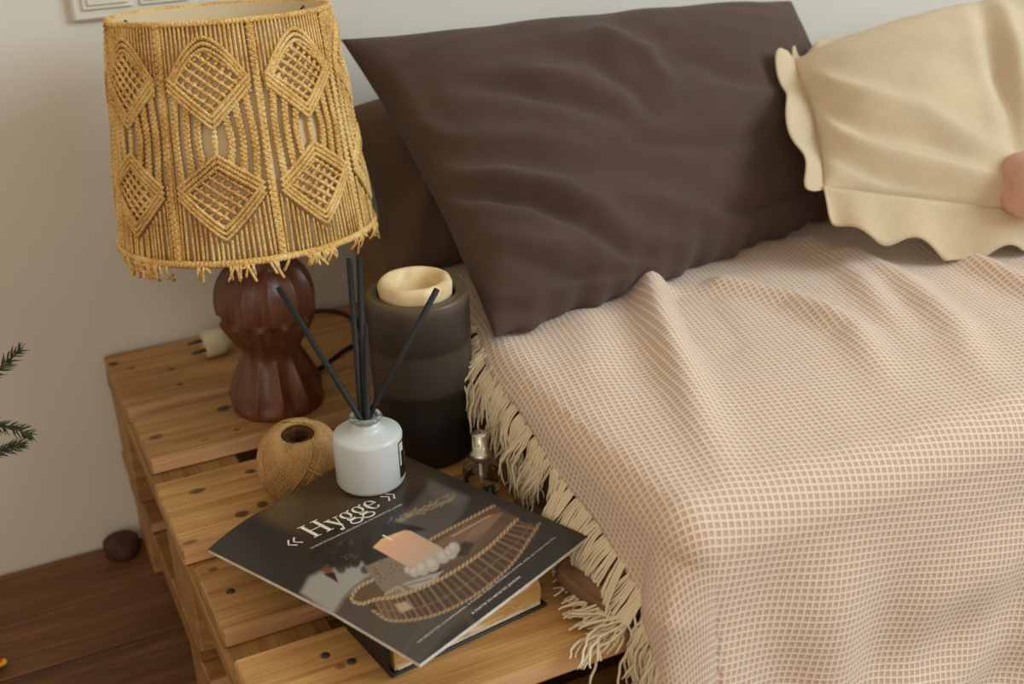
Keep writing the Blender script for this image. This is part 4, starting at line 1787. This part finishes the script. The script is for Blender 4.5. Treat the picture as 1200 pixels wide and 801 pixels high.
gl = obj('label', V, grid_faces(12, 2), green_m, perf)
mark_m = plain('label_print', (150, 160, 140), 0.5)
for k in (13, 17):
    a = np.linspace(camdir + math.radians(k), camdir + math.radians(k + 1.6), 4)
    V = np.concatenate([[(pb[0] + (PRD + .0007) * math.cos(q), pb[1] + (PRD + .0007) * math.sin(q), z) for z in (.007, .018)] for q in a])
    obj('label_mark', V, grid_faces(4, 2), mark_m, gl)

# ------------------------------------------------------------------ small things on the left
# rounded wooden stump behind the pallets
sm_m = wood('stump_wood', (60, 36, 26), (98, 60, 44), 'z', rough=.7)
sp0 = onz(146, 652, -ZP)
V, Fc = lathe([(.020, 0), (.024, .003), (.025, .012), (.024, .022), (.019, .027), (.001, .028)], 28, (sp0[0], 1.528, -ZP), rfun=lambda a, pr: np.full(len(pr), 1 + .06 * math.sin(3 * a)))
st = obj('wood_stump', V, Fc, sm_m)
tag(st, 'small rounded brown wood stump on the floor by the wall', 'stump')

# fir twigs reaching in from a tree outside the picture
needle_m = plain('fir_needle', (50, 62, 40), 0.5, 0.35, var=.25, scale=40)
twig_m = plain('fir_bark', (104, 74, 48), 0.8, 0.2)
fir_y = 1.22
tips = [((22, 412), (-40, 470)), ((33, 507), (-45, 488)), ((24, 521), (-40, 545))]
hub = ony(-60, 505, fir_y)
fir = empty('fir_branch', tuple(hub), 'green fir branch tips reaching in beside the bare wall', 'branch')
for (tp, rt_) in tips:
    p1, p0 = ony(*tp, fir_y), ony(*rt_, fir_y)
    path = smooth_path([hub, p0, (p0 + p1) / 2 + [0, 0, .001], p1], 30)
    V, Fc = tube(path, np.linspace(.0022, .0009, 30), 6)
    tw = obj('twig', V, Fc, twig_m, fir)
    nd = []
    d0 = path[-1] - path[-6]
    d0 /= np.linalg.norm(d0)
    for i in range(6, 30):
        for r_ in range(6):
            a = rng.uniform(0, 6.28)
            T = path[min(29, i + 1)] - path[i - 1]
            T /= np.linalg.norm(T)
            s1 = np.cross(T, [0, 1.0, 0])
            s1 /= np.linalg.norm(s1)
            s2 = np.cross(T, s1)
            side = s1 * math.cos(a) + s2 * math.sin(a) * .7
            dr = T * rng.uniform(.6, 1.0) + side
            dr /= np.linalg.norm(dr)
            st_ = path[i] + T * rng.uniform(0, .003)
            L = rng.uniform(.009, .013) * (1 if i < 27 else .8)
            nd.append(tube([st_, st_ + dr * L * .6, st_ + dr * L + T * .001], [.00075, .0007, .0002], 4))
    V, Fc = merge(nd)
    obj('needles', V, Fc, needle_m, tw, smooth=False)['kind'] = 'stuff'

# bright leaf on the floor at the left edge of the view
lf = onz(1, 782, -ZP)
ln_ = NT('autumn_leaf', 0.6, 0.3)
ln_.color(ln_.ramp(ln_.noise(45, 2), [(0.40, rgba((196, 60, 30))), (0.52, rgba((240, 196, 40))), (0.66, rgba((120, 110, 40)))]))
n = 16
V = []
for i in range(n + 1):
    t = i / n
    w = .014 * math.sin(math.pi * t) ** .8 * (1 + .25 * math.sin(t * 22))
    for s in (-1, -.5, 0, .5, 1):
        V.append((lf[0] - .034 + .040 * t + .004 * s * s, lf[1] + .010 - .016 * t + s * w, -ZP + .001 + .006 * s * s + .004 * t))
leaf = obj('fallen_leaf', V, grid_faces(n + 1, 5), ln_.m)
md = leaf.modifiers.new('thickness', 'SOLIDIFY')
md.thickness = .0006
tag(leaf, 'small yellow and red leaf lying on the floor planks', 'leaf')
